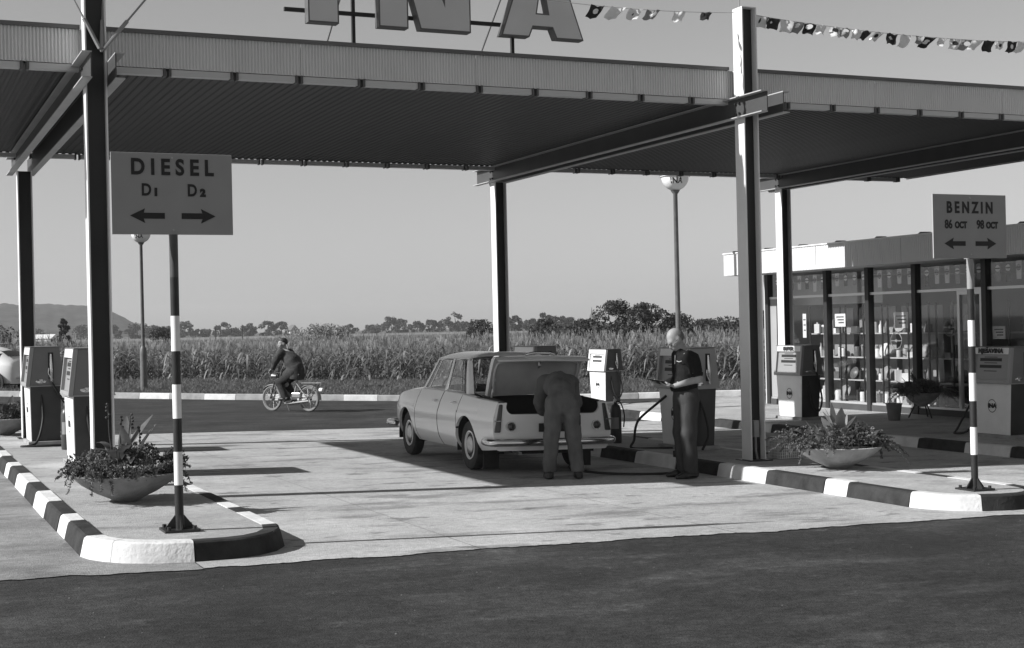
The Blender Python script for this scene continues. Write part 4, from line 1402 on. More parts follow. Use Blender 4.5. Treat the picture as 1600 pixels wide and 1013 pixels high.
# ribbed fascia boards facing the forecourt
def ribX(y0, y1, z0, z1, x, per=.05, dep=.012):
    n = max(1, int((y1 - y0) / per)); per = (y1 - y0) / n
    row = []
    for i in range(n):
        a = y0 + i * per
        row += [(x, a), (x, a + per * .55), (x + dep, a + per * .65), (x + dep, a + per * .9)]
    row.append((x, y1))
    return [[(a, b, z0) for a, b in row], [(a, b, z1) for a, b in row]]
fy = [25.75, 24.95, 22.5, 20.0, 17.5, 15.0, 12.5, 9.0]
for b, a in zip(fy, fy[1:]):
    sbuild(MB().grid(ribX(a + .004, b - .004, 2.72, 3.18, FXX)), 'fascia_panel', 'fascia_sheet', recalc=False)
sbuild(MB().box(FXX - .02, FXX + .06, 9.0, 25.77, 3.182, 3.205), 'roof_edge', 'strip_white')
sbuild(MB().box(FXX + .014, 17.0, 25.76, 25.78, 2.72, 3.18), 'fascia_panel', 'fascia_sheet')
clip = MB().prism([(0, 0, 0), (0, .24, 0), (0, .18, .03), (0, .03, .022)], (.10, 0, 0)).mesh('roof_clip', 'steel_dark')
y = 25.2
while y > 10:
    o = link('roof_clip', clip, shop); o.location = Vector((FXX, y, 3.206)) - SO
    y -= 1.18
for y in MULL:
    sbuild(MB().box(SX - .07, SX + .07, y - .055, y + .055, SZ + .004, 2.734), 'mullion', 'shop_mullion')
for a, b in zip(MULL, MULL[1:]):
    y1, y0 = a - .058, b + .058
    sbuild(MB().box(SX - .03, SX + .03, y0, y1, 2.20, 2.25), 'transom', 'alu')
    sbuild(MB().box(SX - .05, SX + .05, y0, y1, SZ + .004, .06), 'sill', 'shop_dark')
    sbuild(MB().box(SX - .03, SX + .03, y0, y1, .061, .10), 'window_frame', 'alu')
    if b == 23.48:
        sbuild(MB().box(SX - .012, SX + .012, 24.72, y1, .102, 2.198), 'wall_panel', 'shop_back')
        sbuild(MB().box(SX - .02, SX + .02, 24.68, 24.715, .102, 2.198), 'window_frame', 'alu')
        sbuild(MB().box(SX - .004, SX + .004, y0 + .004, 24.676, .104, 2.196), 'window_pane', 'shop_glass')
    else:
        sbuild(MB().box(SX - .004, SX + .004, y0 + .004, y1 - .004, .104, 2.196), 'window_pane', 'shop_glass')
    sbuild(MB().box(SX - .004, SX + .004, y0 + .004, y1 - .004, 2.254, 2.73), 'window_pane', 'shop_glass')
# glazed door frame in the fifth bay
dr = sbuild(MB().box(SX - .035, SX + .035, 19.62, 19.68, .102, 2.198).box(SX - .035, SX + .035, 18.46 + .6, 18.52 + .6, .102, 2.198).box(SX - .035, SX + .035, 19.121, 19.619, 2.13, 2.198), 'door', 'alu')
MB().box(SX - .09, SX - .04, 19.18, 19.20, .95, 1.15).xform(Matrix.Translation(-SO)).build('handle', 'chrome', dr)
# pale blind behind the upper panes of the sunlit bays
sbuild(MB().box(SX + .35, SX + .36, 22.2, 25.5, 2.05, 2.55), 'blind', 'shop_wall')
# strings of pennants behind the upper panes
for a, b in zip(MULL[:6], MULL[1:7]):
    r = empty('pennant_string', (SX + .06, (a + b) / 2, 2.62), 0, None, 'pennants', 'pennant strings in the upper shop windows')
    lab = {25.55: 'row of hanging pennants in the leftmost upper shop pane', 23.48: 'row of hanging pennants in the second upper shop pane from left', 22.16: 'row of pale pennants in the third upper shop pane',
           20.80: 'row of pale pennants in the shop pane left of the BENZIN pole', 18.98: 'row of pennants in the shop pane behind the BENZIN pole', 17.3: 'row of pennants in the rightmost shop pane'}[a]
    r['label'] = lab
    L = a - b - .2
    MB().tube([(0, -L / 2, .04), (0, 0, .02), (0, L / 2, .04)], .003, 4).build('string', 'rope', r)
    n = int(L / .24)
    for i in range(n):
        yy = -L / 2 + L * (i + .5) / n
        cc = ('flag_black', 'flag_white', 'flag_grey')[R.randrange(3)]
        hh = R.uniform(.26, .36)
        p = MB().add([(0.0, yy + .065, .05), (0, yy - .065, .05), (0, yy - .055, .05 - hh), (0, yy + .055, .05 - hh)], [(0, 1, 2, 3)]).build('pennant', cc, r)
        e = MB().add([(-.004, yy + .058 * math.cos(2 * PI * k / 12), -.06 + .058 * math.sin(2 * PI * k / 12)) for k in range(12)], [tuple(range(12))])
        e.box(-.007, -.005, yy - .054, yy + .054, -.070, -.050)
        e.m = [0] + [1] * 6
        e.build('emblem', ['flag_white' if cc != 'flag_white' else 'flag_grey', 'flag_black'], p)
# shelving and goods
def shelf_unit(y0, y1, zs, lab, depth=.32, x=SX + .55):
    r = empty('shelf_unit', (x, (y0 + y1) / 2, SZ + .03), 0, lab, 'shelves', 'shelves of goods in the shop window')
    w = (y1 - y0) / 2
    MB().box(depth / 2, depth / 2 + .02, -w, w, 0, 2.0).build('back_panel', 'shop_back', r)
    for z in zs: MB().box(-depth / 2, depth / 2 - .002, -w, w, z, z + .025).build('shelf', 'shop_wall', r)
    for yy in (-w, 0, w):
        MB().box(-depth / 2 - .03, -depth / 2 - .004, yy - .014, yy + .014, 0, 2.05).build('upright', 'shop_mullion', r)
    return r
SH = (0.08, 0.52, 0.98, 1.46)
units = [(22.25, 23.40, 'left shelf unit in the sunlit bay behind the SUPER pump'), (23.58, 24.60, 'shelf unit in the first window bay beside the grey panel'), (20.9, 22.08, 'shaded shelf unit in the bay behind the bucket'),
         (19.8, 20.7, 'dark shelf unit behind the plant stand'), (17.4, 18.85, 'shelf unit deep in shade behind the door'), (15.6, 17.2, 'shelf unit at the right edge of the shop')]
protos = []
def goods_proto():
    a = MB().lathe([(.035, 0), (.035, .13), (.012, .17), (.012, .22), (.016, .225)], n=10).mesh('bottle', 'goods_0', 40)
    b = MB().lathe([(.05, 0), (.05, .14), (.045, .15), (.001, .15)], n=12).mesh('oil_can', 'goods_0', 40)
    c = MB().box(-.05, .05, -.07, .07, 0, .11).mesh('carton', 'goods_0')
    d = MB().box(-.04, .04, -.055, .055, 0, .19).lathe([(.016, .19), (.016, .225)], n=8).mesh('canister', 'goods_0')
    e = MB().lathe([(.10, .0), (.115, .02), (.09, .04), (.02, .06)], n=14).mesh('hub_cap', 'goods_0', 40)
    return [a, b, c, d, e]
kinds = ('bottle', 'oil can', 'carton', 'canister', 'hub cap')
GM = goods_proto()
gcache = {}
def goods(k, v):
    if (k, v) not in gcache:
        me = GM[k].copy(); me.materials[0] = MATS['goods_%d' % v]; gcache[(k, v)] = me
    return gcache[(k, v)]
shade = ('white', 'pale grey', 'grey', 'dark grey', 'black')
for ui, (y0, y1, lab) in enumerate(units):
    shelf_unit(y0, y1, SH, lab)
    place = ('in the bay behind the SUPER pump', 'in the first sunlit bay', 'in the shaded bay behind the bucket', 'behind the plant stand', 'behind the shop door', 'at the right end of the shop')[ui]
    for si, z in enumerate(SH):
        yy = y0 + .08
        while yy < y1 - .08:
            k = R.choice((0, 0, 1, 1, 2, 3, 4)); v = R.choice((0, 0, 1, 2, 3, 4))
            o = link(kinds[k].replace(' ', '_'), goods(k, v))
            o.location = (SX + .55 + R.uniform(-.10, .02), yy, SZ + .03 + z + .026)
            sc = R.uniform(.85, 1.5); o.scale = (sc, sc, sc); o.rotation_euler = (0, 0, R.uniform(0, 6))
            if k == 4: o.rotation_euler = (0, -1.2, 0); o.location.z += .11 * sc
            tag(o, '%s %s on the %s shelf %s' % (shade[v], kinds[k], ('lowest', 'second', 'third', 'top')[si], place), kinds[k], 'goods on the shop shelves')
            yy += R.uniform(.10, .24)

# larger stock among the shelves
def hoop(y, z, r, lab):
    o = MB().tube([(0, r * math.cos(a), r * math.sin(a)) for a in [2 * PI * i / 24 for i in range(25)]], .012, 6).tube([(0, -r, 0), (0, r, 0)], .010, 5).lathe([(.03, -.01), (.03, .01)], n=10, axis='x').build('steering_wheel', 'goods_2', None, smooth=60)
    o.location = (SX + .30, y, z); tag(o, lab, 'steering wheel', 'steering wheels hung in the shop window')
hoop(21.75, 1.30, .16, 'steering wheel hanging in the shaded bay left of the mullion')
hoop(20.25, 1.55, .16, 'steering wheel hanging behind the plant stand')
ty = MB().lathe([(.17, -.06), (.25, -.08), (.29, -.05), (.30, 0), (.29, .05), (.25, .08), (.17, .06)], n=28, caps=False).mesh('tyre', 'tyre', 40)
for i, (y, z, l) in enumerate([(20.0, .08, 'lowest'), (20.0, .245, 'middle'), (20.0, .41, 'topmost')]):
    o = link('tyre', ty); o.location = (SX + .30, y, SZ + .03 + z)
    tag(o, '%s tyre of the stack inside the window behind the plant stand' % l, 'tyre', 'tyres stacked in the shop')
for i, (y, z, w, h, v, lab) in enumerate([(23.15, 1.72, .34, .26, 'goods_0', 'white card propped in the upper part of the sunlit shop bay'), (21.3, 1.70, .40, .30, 'goods_1', 'pale poster on the glass of the shaded bay left of the bucket'),
                                          (18.75, 1.45, .30, .22, 'goods_1', 'small pale notice on the glass beside the shop door'), (24.35, 1.62, .12, .50, 'goods_0', 'tall narrow white card beside the grey wall panel of the shop')]):
    o = MB().box(-.003, .003, -w / 2, w / 2, -h / 2, h / 2)
    for k in range(3): o.box(-.0045, -.0035, -w * .35, w * (.35 - .1 * k), h * (.25 - .22 * k) - .012, h * (.25 - .22 * k) + .012, 1)
    o = o.build('card', [v, 'goods_4']); o.location = (SX + .05, y, z); tag(o, lab, 'card')

# ================================================================== THE GREY CAR WITH ITS BOOT OPEN
def lerp_tab(tab, x):
    if x <= tab[0][0]: return tab[0][1]
    for (a, u), (b, v) in zip(tab, tab[1:]):
        if x <= b: return u + (v - u) * (x - a) / (b - a)
    return tab[-1][1]
def smooth_tab(tab):
    """monotone-ish smooth lookup (Catmull-Rom)"""
    def f(x):
        if x <= tab[0][0]: return tab[0][1]
        if x >= tab[-1][0]: return tab[-1][1]
        for i in range(len(tab) - 1):
            if x <= tab[i + 1][0]:
                a = tab[max(i - 1, 0)]; b = tab[i]; c = tab[i + 1]; d = tab[min(i + 2, len(tab) - 1)]
                t = (x - b[0]) / (c[0] - b[0]); h = c[0] - b[0]
                m1 = (c[1] - a[1]) / max(c[0] - a[0], 1e-6) * h; m2 = (d[1] - b[1]) / max(d[0] - b[0], 1e-6) * h
                return (2 * t**3 - 3 * t**2 + 1) * b[1] + (t**3 - 2 * t**2 + t) * m1 + (-2 * t**3 + 3 * t**2) * c[1] + (t**3 - t**2) * m2
    return f
HWZ = smooth_tab([(.20, .66), (.26, .715), (.34, .765), (.46, .795), (.60, .803), (.695, .793), (.70, .786), (.78, .762), (.86, .725), (.95, .68)])
TAP = smooth_tab([(-.84, .940), (-.6, .968), (-.2, .992), (.4, 1.0), (2.0, 1.0), (2.5, .985), (2.8, .95), (3.0, .89)])
BELT = smooth_tab([(-.84, .845), (-.4, .862), (0, .880), (.5, .902), (1.2, .915), (1.9, .912), (2.3, .895), (2.7, .85), (3.0, .77)])
SILL = smooth_tab([(-.84, .30), (-.5, .27), (0, .245), (2.4, .245), (3.0, .29)])
WB, WR, AR = 2.39, .300, .365
def hw(y, z): return HWZ(z) * TAP(y)
def zbot(y):
    z = SILL(y)
    for yc in (0, WB):
        q = AR * AR - (y - yc) ** 2
        if q > 0: z = max(z, .29 + math.sqrt(q))
    return z
car = empty('parked_car', (7.20, 15.72, gz(7.2) + .010), math.radians(-2.3), 'pale grey saloon car with its boot lid raised, parked under the canopy', 'car', tilt=math.atan(SLOPE))
def ylist(y0, y1, n=14):
    ys = [y0 + (y1 - y0) * i / n for i in range(n + 1)]
    for yc in (0, WB):
        for i in range(25):
            y = yc - AR * math.cos(PI * i / 24) * 0.9999
            if y0 < y < y1: ys.append(y)
        for e in (-1, 1):
            y = yc + e * (AR + .0004)
            if y0 < y < y1: ys.append(y)
    return sorted(ys)
def side_panel(name, y0, y1, s, n=14, parent=car):
    P = []
    NZ = 16
    for y in ylist(y0, y1, n):
        zb, zt = zbot(y), BELT(y)
        P.append([(s * hw(y, zb + (zt - zb) * j / NZ), y, zb + (zt - zb) * j / NZ) for j in range(NZ + 1)])
    mb = MB().grid(P, flip=s > 0)
    # returned edge along the arch and sill
    Q = [[P[i][0], (P[i][0][0] - s * .035, P[i][0][1], P[i][0][2] + .004)] for i in range(len(P))]
    mb.grid(Q)
    for e in (0, -1):
        mb.grid([[p, (p[0] - s * .03, p[1], p[2])] for p in P[e]], mi=1)
    return mb.build(name, ['car_paint', 'car_dark'], parent, smooth=38)
panels = []
for s in (-1, 1):
    side_panel('rear_wing', -.84, .293, s)
    for nm, a, b in (('rear_door', .307, .992), ('front_door', 1.014, 1.925)):
        d = side_panel(nm, a, b, s)
        yh = a + .10
        MB().tube(smooth_path([(s * (hw(yh, .80) + .004), yh, .80), (s * (hw(yh, .80) + .028), yh + .02, .80), (s * (hw(yh, .80) + .028), yh + .12, .795), (s * (hw(yh, .80) + .004), yh + .14, .795)], 3), .009, 8).build('handle', 'chrome', d, smooth=50)
    side_panel('front_wing', 1.938, 3.0, s)
    # shoulder between the side and the windows
    P = [[(s * hw(y, BELT(y)), y, BELT(y)), (s * (hw(y, BELT(y)) - .015), y, BELT(y) + .010), (s * .655, y, BELT(y) + .016)] for y in [-.18 + 2.14 * i / 30 for i in range(31)]]
    MB().grid(P, flip=s < 0).build('shoulder', 'car_paint', car, smooth=50)
    P = [[(s * hw(y, BELT(y)), y, BELT(y)), (s * (hw(y, BELT(y)) - .02), y, BELT(y) + .008), (s * .625, y, BELT(y) + .006), (s * .605, y, BELT(y) - .012)] for y in [-.835 + .655 * i / 14 for i in range(15)]]
    MB().grid(P, flip=s < 0).build('rear_deck_edge', 'car_paint', car, smooth=50)
    # wheel wells
    for yc in (0, WB):
        arc = [(AR + .004, a) for a in [math.radians(-12 + 204 * i / 24) for i in range(25)]]
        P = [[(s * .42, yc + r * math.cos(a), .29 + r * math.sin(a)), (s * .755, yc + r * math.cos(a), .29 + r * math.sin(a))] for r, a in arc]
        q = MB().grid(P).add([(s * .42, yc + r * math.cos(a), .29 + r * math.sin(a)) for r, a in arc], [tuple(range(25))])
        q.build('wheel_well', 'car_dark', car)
# rear panel with the sill of the boot
def ztop(x):
    a = abs(x)
    if a < .50: return .705
    if a < .615:
        t = (a - .50) / .115
        return .705 + .135 * (1 - math.sqrt(max(0, 1 - t * t)))
    return .840
P = []
xs_ = sorted(set([round(-.72 + 1.44 * i / 36, 4) for i in range(37)] + [e * v for v in (.50, .53, .56, .58, .595, .605, .612, .615) for e in (-1, 1)]))
def yrear(x, z): return -.845 - .035 * (1 - (x / .76) ** 2) + .02 * max(0, (z - .6))
for x in xs_:
    zt = ztop(x)
    row = []
    for j in range(13):
        z = .285 + (zt - .285) * j / 12
        row.append((x * (hw(-.84, z) - .012) / .72, yrear(x, z), z))
    row.append((row[-1][0], row[-1][1] + .03, row[-1][2] + .004))
    P.append(row)
MB().grid(P).build('rear_panel', 'car_paint', car, smooth=40)
for s in (-1, 1):                                             # rounded rear corners
    P = []
    for j in range(14):
        z = .29 + (.842 - .29) * j / 13
        a = (s * (hw(-.84, z) - .012), yrear(.72, z), z); b = (s * hw(-.84, z), -.84, z)
        P.append([a, (s * (hw(-.84, z) - .002), (a[1] + b[1]) / 2 - .003, z), b])
    MB().grid(P).build('rear_corner', 'car_paint', car, smooth=60)
    t = MB().hexa([(s * .705 - .035, -.885, .50), (s * .705 + .035, -.885, .50), (s * .705 + .040, -.83, .50), (s * .705 - .035, -.83, .50)],
                  [(s * .655 - .022, -.862, .822), (s * .655 + .022, -.862, .822), (s * .655 + .026, -.82, .826), (s * .655 - .022, -.82, .826)])
    tl = t.build('tail_lamp', 'lamp_red', car, bevel=.012)
    MB().box(s * .705 - .038, s * .705 + .040, -.889, -.84, .628, .640).build('lamp_trim', 'chrome', tl)
    rl = MB().lathe([(.001, -.925), (.03, -.922), (.046, -.905), (.046, -.86)], (s * .545, 0, .568), 20, axis='y').build('round_lamp', 'lamp_red', car, smooth=50)
    MB().lathe([(.046, -.90), (.056, -.90), (.058, -.86)], (s * .545, 0, .568), 20, axis='y', caps=False).build('lamp_rim', 'chrome', rl, smooth=40)
# boot: dark well, lid on two arms, spare wheel
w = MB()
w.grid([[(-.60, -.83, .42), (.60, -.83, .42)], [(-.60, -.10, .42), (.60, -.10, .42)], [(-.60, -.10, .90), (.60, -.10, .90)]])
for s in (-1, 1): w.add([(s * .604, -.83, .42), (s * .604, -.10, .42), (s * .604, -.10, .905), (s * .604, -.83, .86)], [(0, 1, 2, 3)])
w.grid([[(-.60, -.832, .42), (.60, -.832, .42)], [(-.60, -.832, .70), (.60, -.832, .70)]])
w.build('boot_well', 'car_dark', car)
MB().tube([(-.60, -.79, .705), (-.515, -.81, .70), (.515, -.81, .70), (.60, -.79, .705)], .010, 6).build('boot_seal', 'rubber', car)
sp = MB().lathe([(.13, -.06), (.24, -.07), (.275, -.04), (.28, 0), (.275, .04), (.24, .07), (.13, .06)], n=24)
sp.xform(Matrix.Translation((.33, -.42, .58)) @ Matrix.Rotation(.5, 4, 'X')).build('spare_wheel', 'tyre', car, smooth=40)
bg = MB().box(-.50, -.05, -.45, -.20, .43, .66).build('luggage', 'trousers', car, bevel=.04)
MB().grid([[(x, y, .885 + .018 * (1 - (x / .62) ** 2) + .12 * (y + .18)) for x in (-.61, -.4, -.2, 0, .2, .4, .61)] for y in (-.18, -.08, .04, .14)]).build('rear_shelf_panel', 'car_paint', car, smooth=60)
PHI = math.radians(63)
def lid_pt(x, u, v):
    """u along the lid from its hinge, v out of its top side"""
    y, z = -u, v
    return (x, -.185 - u * math.cos(PHI) + v * math.sin(PHI), .905 + u * math.sin(PHI) + v * math.cos(PHI))
def lid_profile(x, off=0.0):
    c = .030 * (1 - (x / .62) ** 2)
    return [lid_pt(x, .0, .0 + c - off), lid_pt(x, .15, .012 + c - off), lid_pt(x, .30, .016 + c - off), lid_pt(x, .43, .010 + c - off), lid_pt(x, .50 - off * .5, -.006 + c - off), lid_pt(x, .545 - off, -.04 + c - off * .3), lid_pt(x, .558 - off, -.10 + c), lid_pt(x, .562 - off, -.165 + c * .5)]
xs2 = [-.60 + 1.2 * i / 16 for i in range(17)]
lid = MB().grid([lid_profile(x) for x in xs2]).build('boot_lid', 'car_paint', car, smooth=50)
MB().grid([lid_profile(x, .022) for x in [-.575 + 1.15 * i / 16 for i in range(17)]]).build('inner_panel', 'car_inner', lid, smooth=50)
ed = MB()
for x in (-.60, .60):
    a = lid_profile(x); b = lid_profile(x * .958, .022)
    ed.grid([[p, q] for p, q in zip(a, b)])
a = [lid_profile(x)[-1] for x in xs2]; b = [lid_profile(x * .958, .022)[-1] for x in xs2]
ed.grid([[p, q] for p, q in zip(a, b)])
ed.build('lid_edge', 'car_paint', lid)
rib = MB()
rib.tube(smooth_path([lid_pt(-.50, .03, -.03), lid_pt(-.53, .20, -.02), lid_pt(-.53, .40, -.02), lid_pt(-.44, .47, -.02), lid_pt(0, .48, -.0), lid_pt(.44, .47, -.02), lid_pt(.53, .40, -.02), lid_pt(.53, .20, -.02), lid_pt(.50, .03, -.03)], 4), .018, 8)
rib.build('lid_frame', 'car_inner', lid, smooth=60)
for x in (-.52, .52):
    MB().box(-.018, .018, -.03, .03, -.004, .004).xform(frame_mtx(lid_pt(x, .13, -.014), (1, 0, 0), (0, -math.cos(PHI), math.sin(PHI)))).build('buffer', 'rubber', lid)
MB().tube([lid_pt(0, .47, -.04), lid_pt(0, .44, -.07), lid_pt(.0, .40, -.06)], [.022, .02, .01], 8).build('latch', 'dull_metal', lid, smooth=50)
hd = MB().tube(smooth_path([lid_pt(-.19, .562, -.035), lid_pt(-.10, .590, -.04), lid_pt(.10, .590, -.04), lid_pt(.19, .562, -.035)], 4), [.010] + [.019] * 11 + [.010], 10)
hd.build('handle', 'chrome', lid, smooth=50)
for s in (-1, 1):
    MB().tube(smooth_path([(s * .52, -.16, .80), (s * .53, -.24, .93), lid_pt(s * .52, .10, -.02), lid_pt(s * .52, .24, -.02)], 4), .012, 8).build('hinge_arm', 'car_paint', lid, smooth=50)
MB().box(-.20, .20, -.902, -.893, .50, .60).build('number_plate', 'rubber', car, bevel=.004)
MB().box(-.12, .12, -.935, -.895, .615, .645).build('plate_lamp', 'chrome', car, bevel=.006)
# bumpers
bp = smooth_path([(-.765, -.60, .385), (-.785, -.78, .385), (-.74, -.885, .385), (-.60, -.92, .385), (-.3, -.945, .385), (0, -.95, .385), (.3, -.945, .385), (.60, -.92, .385), (.74, -.885, .385), (.785, -.78, .385), (.765, -.60, .385)], 6)
b = MB().tube(bp, [.03] + [.045] * (len(bp) - 2) + [.03], 12)
b.build('rear_bumper', 'chrome', car, smooth=50)
bp = smooth_path([(-.80, 2.72, .42), (-.82, 2.98, .42), (-.74, 3.11, .42), (-.4, 3.17, .42), (.4, 3.17, .42), (.74, 3.11, .42), (.82, 2.98, .42), (.80, 2.72, .42)], 6)
MB().tube(bp, [.03] + [.045] * (len(bp) - 2) + [.03], 12).build('front_bumper', 'chrome', car, smooth=50)
# bonnet, nose
P = []
for i in range(13):
    y = 1.93 + 1.08 * i / 12
    zb = BELT(y); h = hw(y, zb)
    P.append([(x * h, y, zb + .05 * (1 - abs(x) ** 2.2) * (1 if i < 11 else .5) + (.012 if abs(x) < .999 else 0)) for x in [-1 + 2 * j / 16 for j in range(17)]])
MB().grid(P).build('bonnet', 'car_paint', car, smooth=50)
P = [[(x * hw(3.0, z), 3.0 + .05 * (1 - x * x), z) for x in [-1 + j / 8 for j in range(17)]] for z in (.29, .40, .52, .64, .77, .80)]
MB().grid(P).build('nose_panel', 'car_paint', car, smooth=50)
g = MB()
for k in range(6): g.box(-.44, .44, 3.05, 3.065, .50 + .035 * k, .512 + .035 * k)
g.build('grille', 'chrome', car)
for s in (-1, 1):
    MB().lathe([(.001, 3.09), (.06, 3.08), (.085, 3.05), (.09, 2.98)], (s * .57, 0, .62), 20, axis='y').build('headlight', 'dark_glass', car, smooth=50)
# roof
P = []
for i in range(15):
    t = i / 14
    y = .44 + 1.16 * t
    e = min(1, t / .12, (1 - t) / .10) if 0 < t < 1 else 0
    e = max(e, 0) ** .5
    row = []
    for j in range(19):
        x = -1 + 2 * j / 18
        w_ = .545 + .018 * math.sin(PI * t)
        z = 1.338 + (.028 + .052 * e) * (1 - abs(x) ** 3.0) + .004
        row.append((x * w_, y - .05 * (1 - x * x) * (1 if t < .5 else -1) * (1 if (t < .2 or t > .8) else .0), z))
    P.append([(row[0][0], row[0][1], row[0][2] - .028)] + row + [(row[-1][0], row[-1][1], row[-1][2] - .028)])
MB().grid(P).build('roof', 'car_paint', car, smooth=50)
for s in (-1, 1):
    MB().tube(smooth_path([(s * .556, .43, 1.322), (s * .572, .8, 1.337), (s * .574, 1.2, 1.338), (s * .556, 1.60, 1.325)], 5), .010, 6).build('gutter', 'chrome', car)
    # pillars
    def bar(a, b, w0, w1, nm, m='car_paint'):
        a, b = Vector(a), Vector(b)
        mb = MB().hexa([(a.x - .018, a.y - w0, a.z), (a.x + .018, a.y - w0, a.z), (a.x + .018, a.y + w0, a.z), (a.x - .018, a.y + w0, a.z)],
                       [(b.x - .018, b.y - w1, b.z), (b.x + .018, b.y - w1, b.z), (b.x + .018, b.y + w1, b.z), (b.x - .018, b.y + w1, b.z)])
        return mb.build(nm, m, car, bevel=.006)
    bar((s * .655, 1.93, .915), (s * .540, 1.60, 1.335), .028, .024, 'windscreen_pillar')
    bar((s * .664, 1.005, .915), (s * .556, .985, 1.335), .030, .024, 'door_pillar')
    P = []
    for i in range(9):
        t = i / 8
        f0 = Vector((s * (.664 - .108 * t), .30 + .235 * t + .03 * math.sin(PI * t), 0.908 + .432 * t))
        b0 = Vector((s * (.625 - .095 * t), .115 + .335 * t, 0.905 + .435 * t))
        P.append([tuple(f0.lerp(b0, k / 5) + Vector((s * .014 * math.sin(PI * k / 5), 0, 0))) for k in range(6)])
    MB().grid(P).build('rear_pillar', 'car_paint', car, smooth=60)
    # windows with bright frames
    wf = [(s * .668, 1.86, .930), (s * .668, 1.045, .932), (s * .566, 1.02, 1.322), (s * .560, 1.585, 1.318)]
    wr = [(s * .668, .965, .932), (s * .662, .33, .926), (s * .566, .575, 1.318), (s * .567, .95, 1.323)]
    for q, nm, vb in ((wf, 'front_window', (.78, .18)), (wr, 'rear_window', (.22, .30))):
        fr = MB().tube(q + [q[0]], .013, 6)
        a = Vector(q[0]).lerp(Vector(q[1]), 1 - vb[0] if nm == 'front_window' else 1 - vb[0]); b = Vector(q[3]).lerp(Vector(q[2]), 1 - vb[0] if nm == 'front_window' else 1 - vb[0] + .0)
        fr.tube([a, b], .009, 6)
        fo = fr.build('window_frame', 'chrome', car, smooth=60)
        MB().add(q, [(0, 1, 2, 3)]).build('pane', 'car_glass', fo)
q = [(-.615, 1.96, .93), (.615, 1.96, .93), (.515, 1.63, 1.335), (-.515, 1.63, 1.335)]
fo = MB().tube(q + [q[0]], .012, 6).build('windscreen_frame', 'rubber', car); MB().add(q, [(0, 1, 2, 3)]).build('pane', 'car_glass', fo)
q = [(-.600, .120, .925), (.600, .120, .925), (.515, .455, 1.338), (-.515, .455, 1.338)]
fo = MB().tube(q + [q[0]], .013, 6).build('rear_window_frame', 'chrome', car, smooth=60); MB().add(q, [(0, 1, 2, 3)]).build('pane', 'car_glass', fo)
# underside and cabin
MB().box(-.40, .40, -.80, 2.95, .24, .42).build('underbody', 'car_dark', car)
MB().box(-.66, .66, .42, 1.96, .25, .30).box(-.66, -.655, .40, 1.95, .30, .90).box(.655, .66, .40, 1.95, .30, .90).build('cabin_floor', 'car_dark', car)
MB().box(-.60, .60, .12, .42, .88, .91).build('parcel_shelf', 'car_seat', car)
def seat(x0, x1, y, nm):
    m = MB().hexa([(x0, y - .06, .50), (x1, y - .06, .50), (x1, y + .06, .50), (x0, y + .06, .50)], [(x0 + .02, y - .22, 1.0), (x1 - .02, y - .22, 1.0), (x1 - .02, y - .12, 1.0), (x0 + .02, y - .12, 1.0)])
    m.box(x0, x1, y + .02, y + .50, .42, .56)
    m.build(nm, 'car_seat', car, bevel=.03)
seat(-.56, .56, .52, 'rear_seat'); seat(-.55, -.06, 1.25, 'front_seat'); seat(.06, .55, 1.25, 'front_seat')
MB().box(-.64, .64, 1.80, 1.94, .72, .92).build('dashboard', 'car_dark', car, bevel=.02)
MB().tube([(-.32 + .19 * math.cos(a), 1.62 + .06 * math.sin(a), .92 + .17 * math.sin(a)) for a in [2 * PI * i / 20 for i in range(21)]], .011, 6).build('steering_wheel', 'rubber', car)
MB().tube([(-.45, -.72, .27), (-.45, -.95, .26)], .018, 8).build('exhaust', 'dull_metal', car)
def wheel(x, y, s):
    t = MB().lathe([(.165, -.05), (.20, -.072), (.255, -.078), (.288, -.066), (.300, -.04), (.300, .04), (.288, .066), (.255, .078), (.20, .072), (.165, .05)], n=36, axis='x')
    tr = MB(); 
    o = t.xform(Matrix.Translation((x, y, WR))).build('wheel', 'tyre', car, smooth=35)
    d = .062 * s
    MB().lathe([(.168, .05 * s), (.175, .068 * s), (.160, .070 * s), (.145, .045 * s), (.09, .040 * s), (.001, .040 * s)], (x, y, WR), 30, axis='x', caps=False).build('rim', 'car_paint', o, smooth=35)
    MB().lathe([(.108, .042 * s), (.105, .064 * s), (.07, .082 * s), (.03, .088 * s), (.001, .089 * s)], (x, y, WR), 26, axis='x', caps=False).build('hub_cap', 'dull_metal', o, smooth=50)
for s in (-1, 1):
    for y in (0, WB): wheel(s * .662, y, s)
    MB().box(s * .60 - .10, s * .60 + .10, -.40, -.385, .045, .30).build('mud_flap', 'rubber', car)

# ================================================================== THE WHITE CAR AT THE LEFT EDGE
fiat = empty('parked_car', (3.62, 45.5, gz(3.3) + .004), math.radians(44), 'small rounded white car with a roof rack at the left edge behind the pumps', 'car')
FT = smooth_tab([(-.66, .50), (-.60, .72), (-.45, .92), (-.2, 1.10), (.1, 1.27), (.5, 1.375), (1.0, 1.39), (1.4, 1.34), (1.7, 1.14), (1.9, .93), (2.2, .86), (2.5, .72), (2.6, .50)])
FH = smooth_tab([(-.66, .30), (-.60, .46), (-.4, .60), (0, .67), (.6, .69), (1.6, .69), (2.1, .66), (2.45, .54), (2.6, .30)])
def fsec(y, t):
    zt, h = FT(y), FH(y)
    zb = .24
    zz = zb + (zt - zb) * (1 - (1 - t) ** 1.5 if False else t)
    u = (zz - zb) / max(zt - zb, .01)
    wst = min(.80, zt - .05)
    if zz < wst: x = h * (.90 + .10 * math.sin(PI * (zz - zb) / (wst - zb + .001) * .75))
    else:
        q = (zz - wst) / max(zt - wst, .01)
        x = h * .97 * (1 - q ** 2.6) ** .5 * (1 - .10 * q)
    return x, zz
P = []
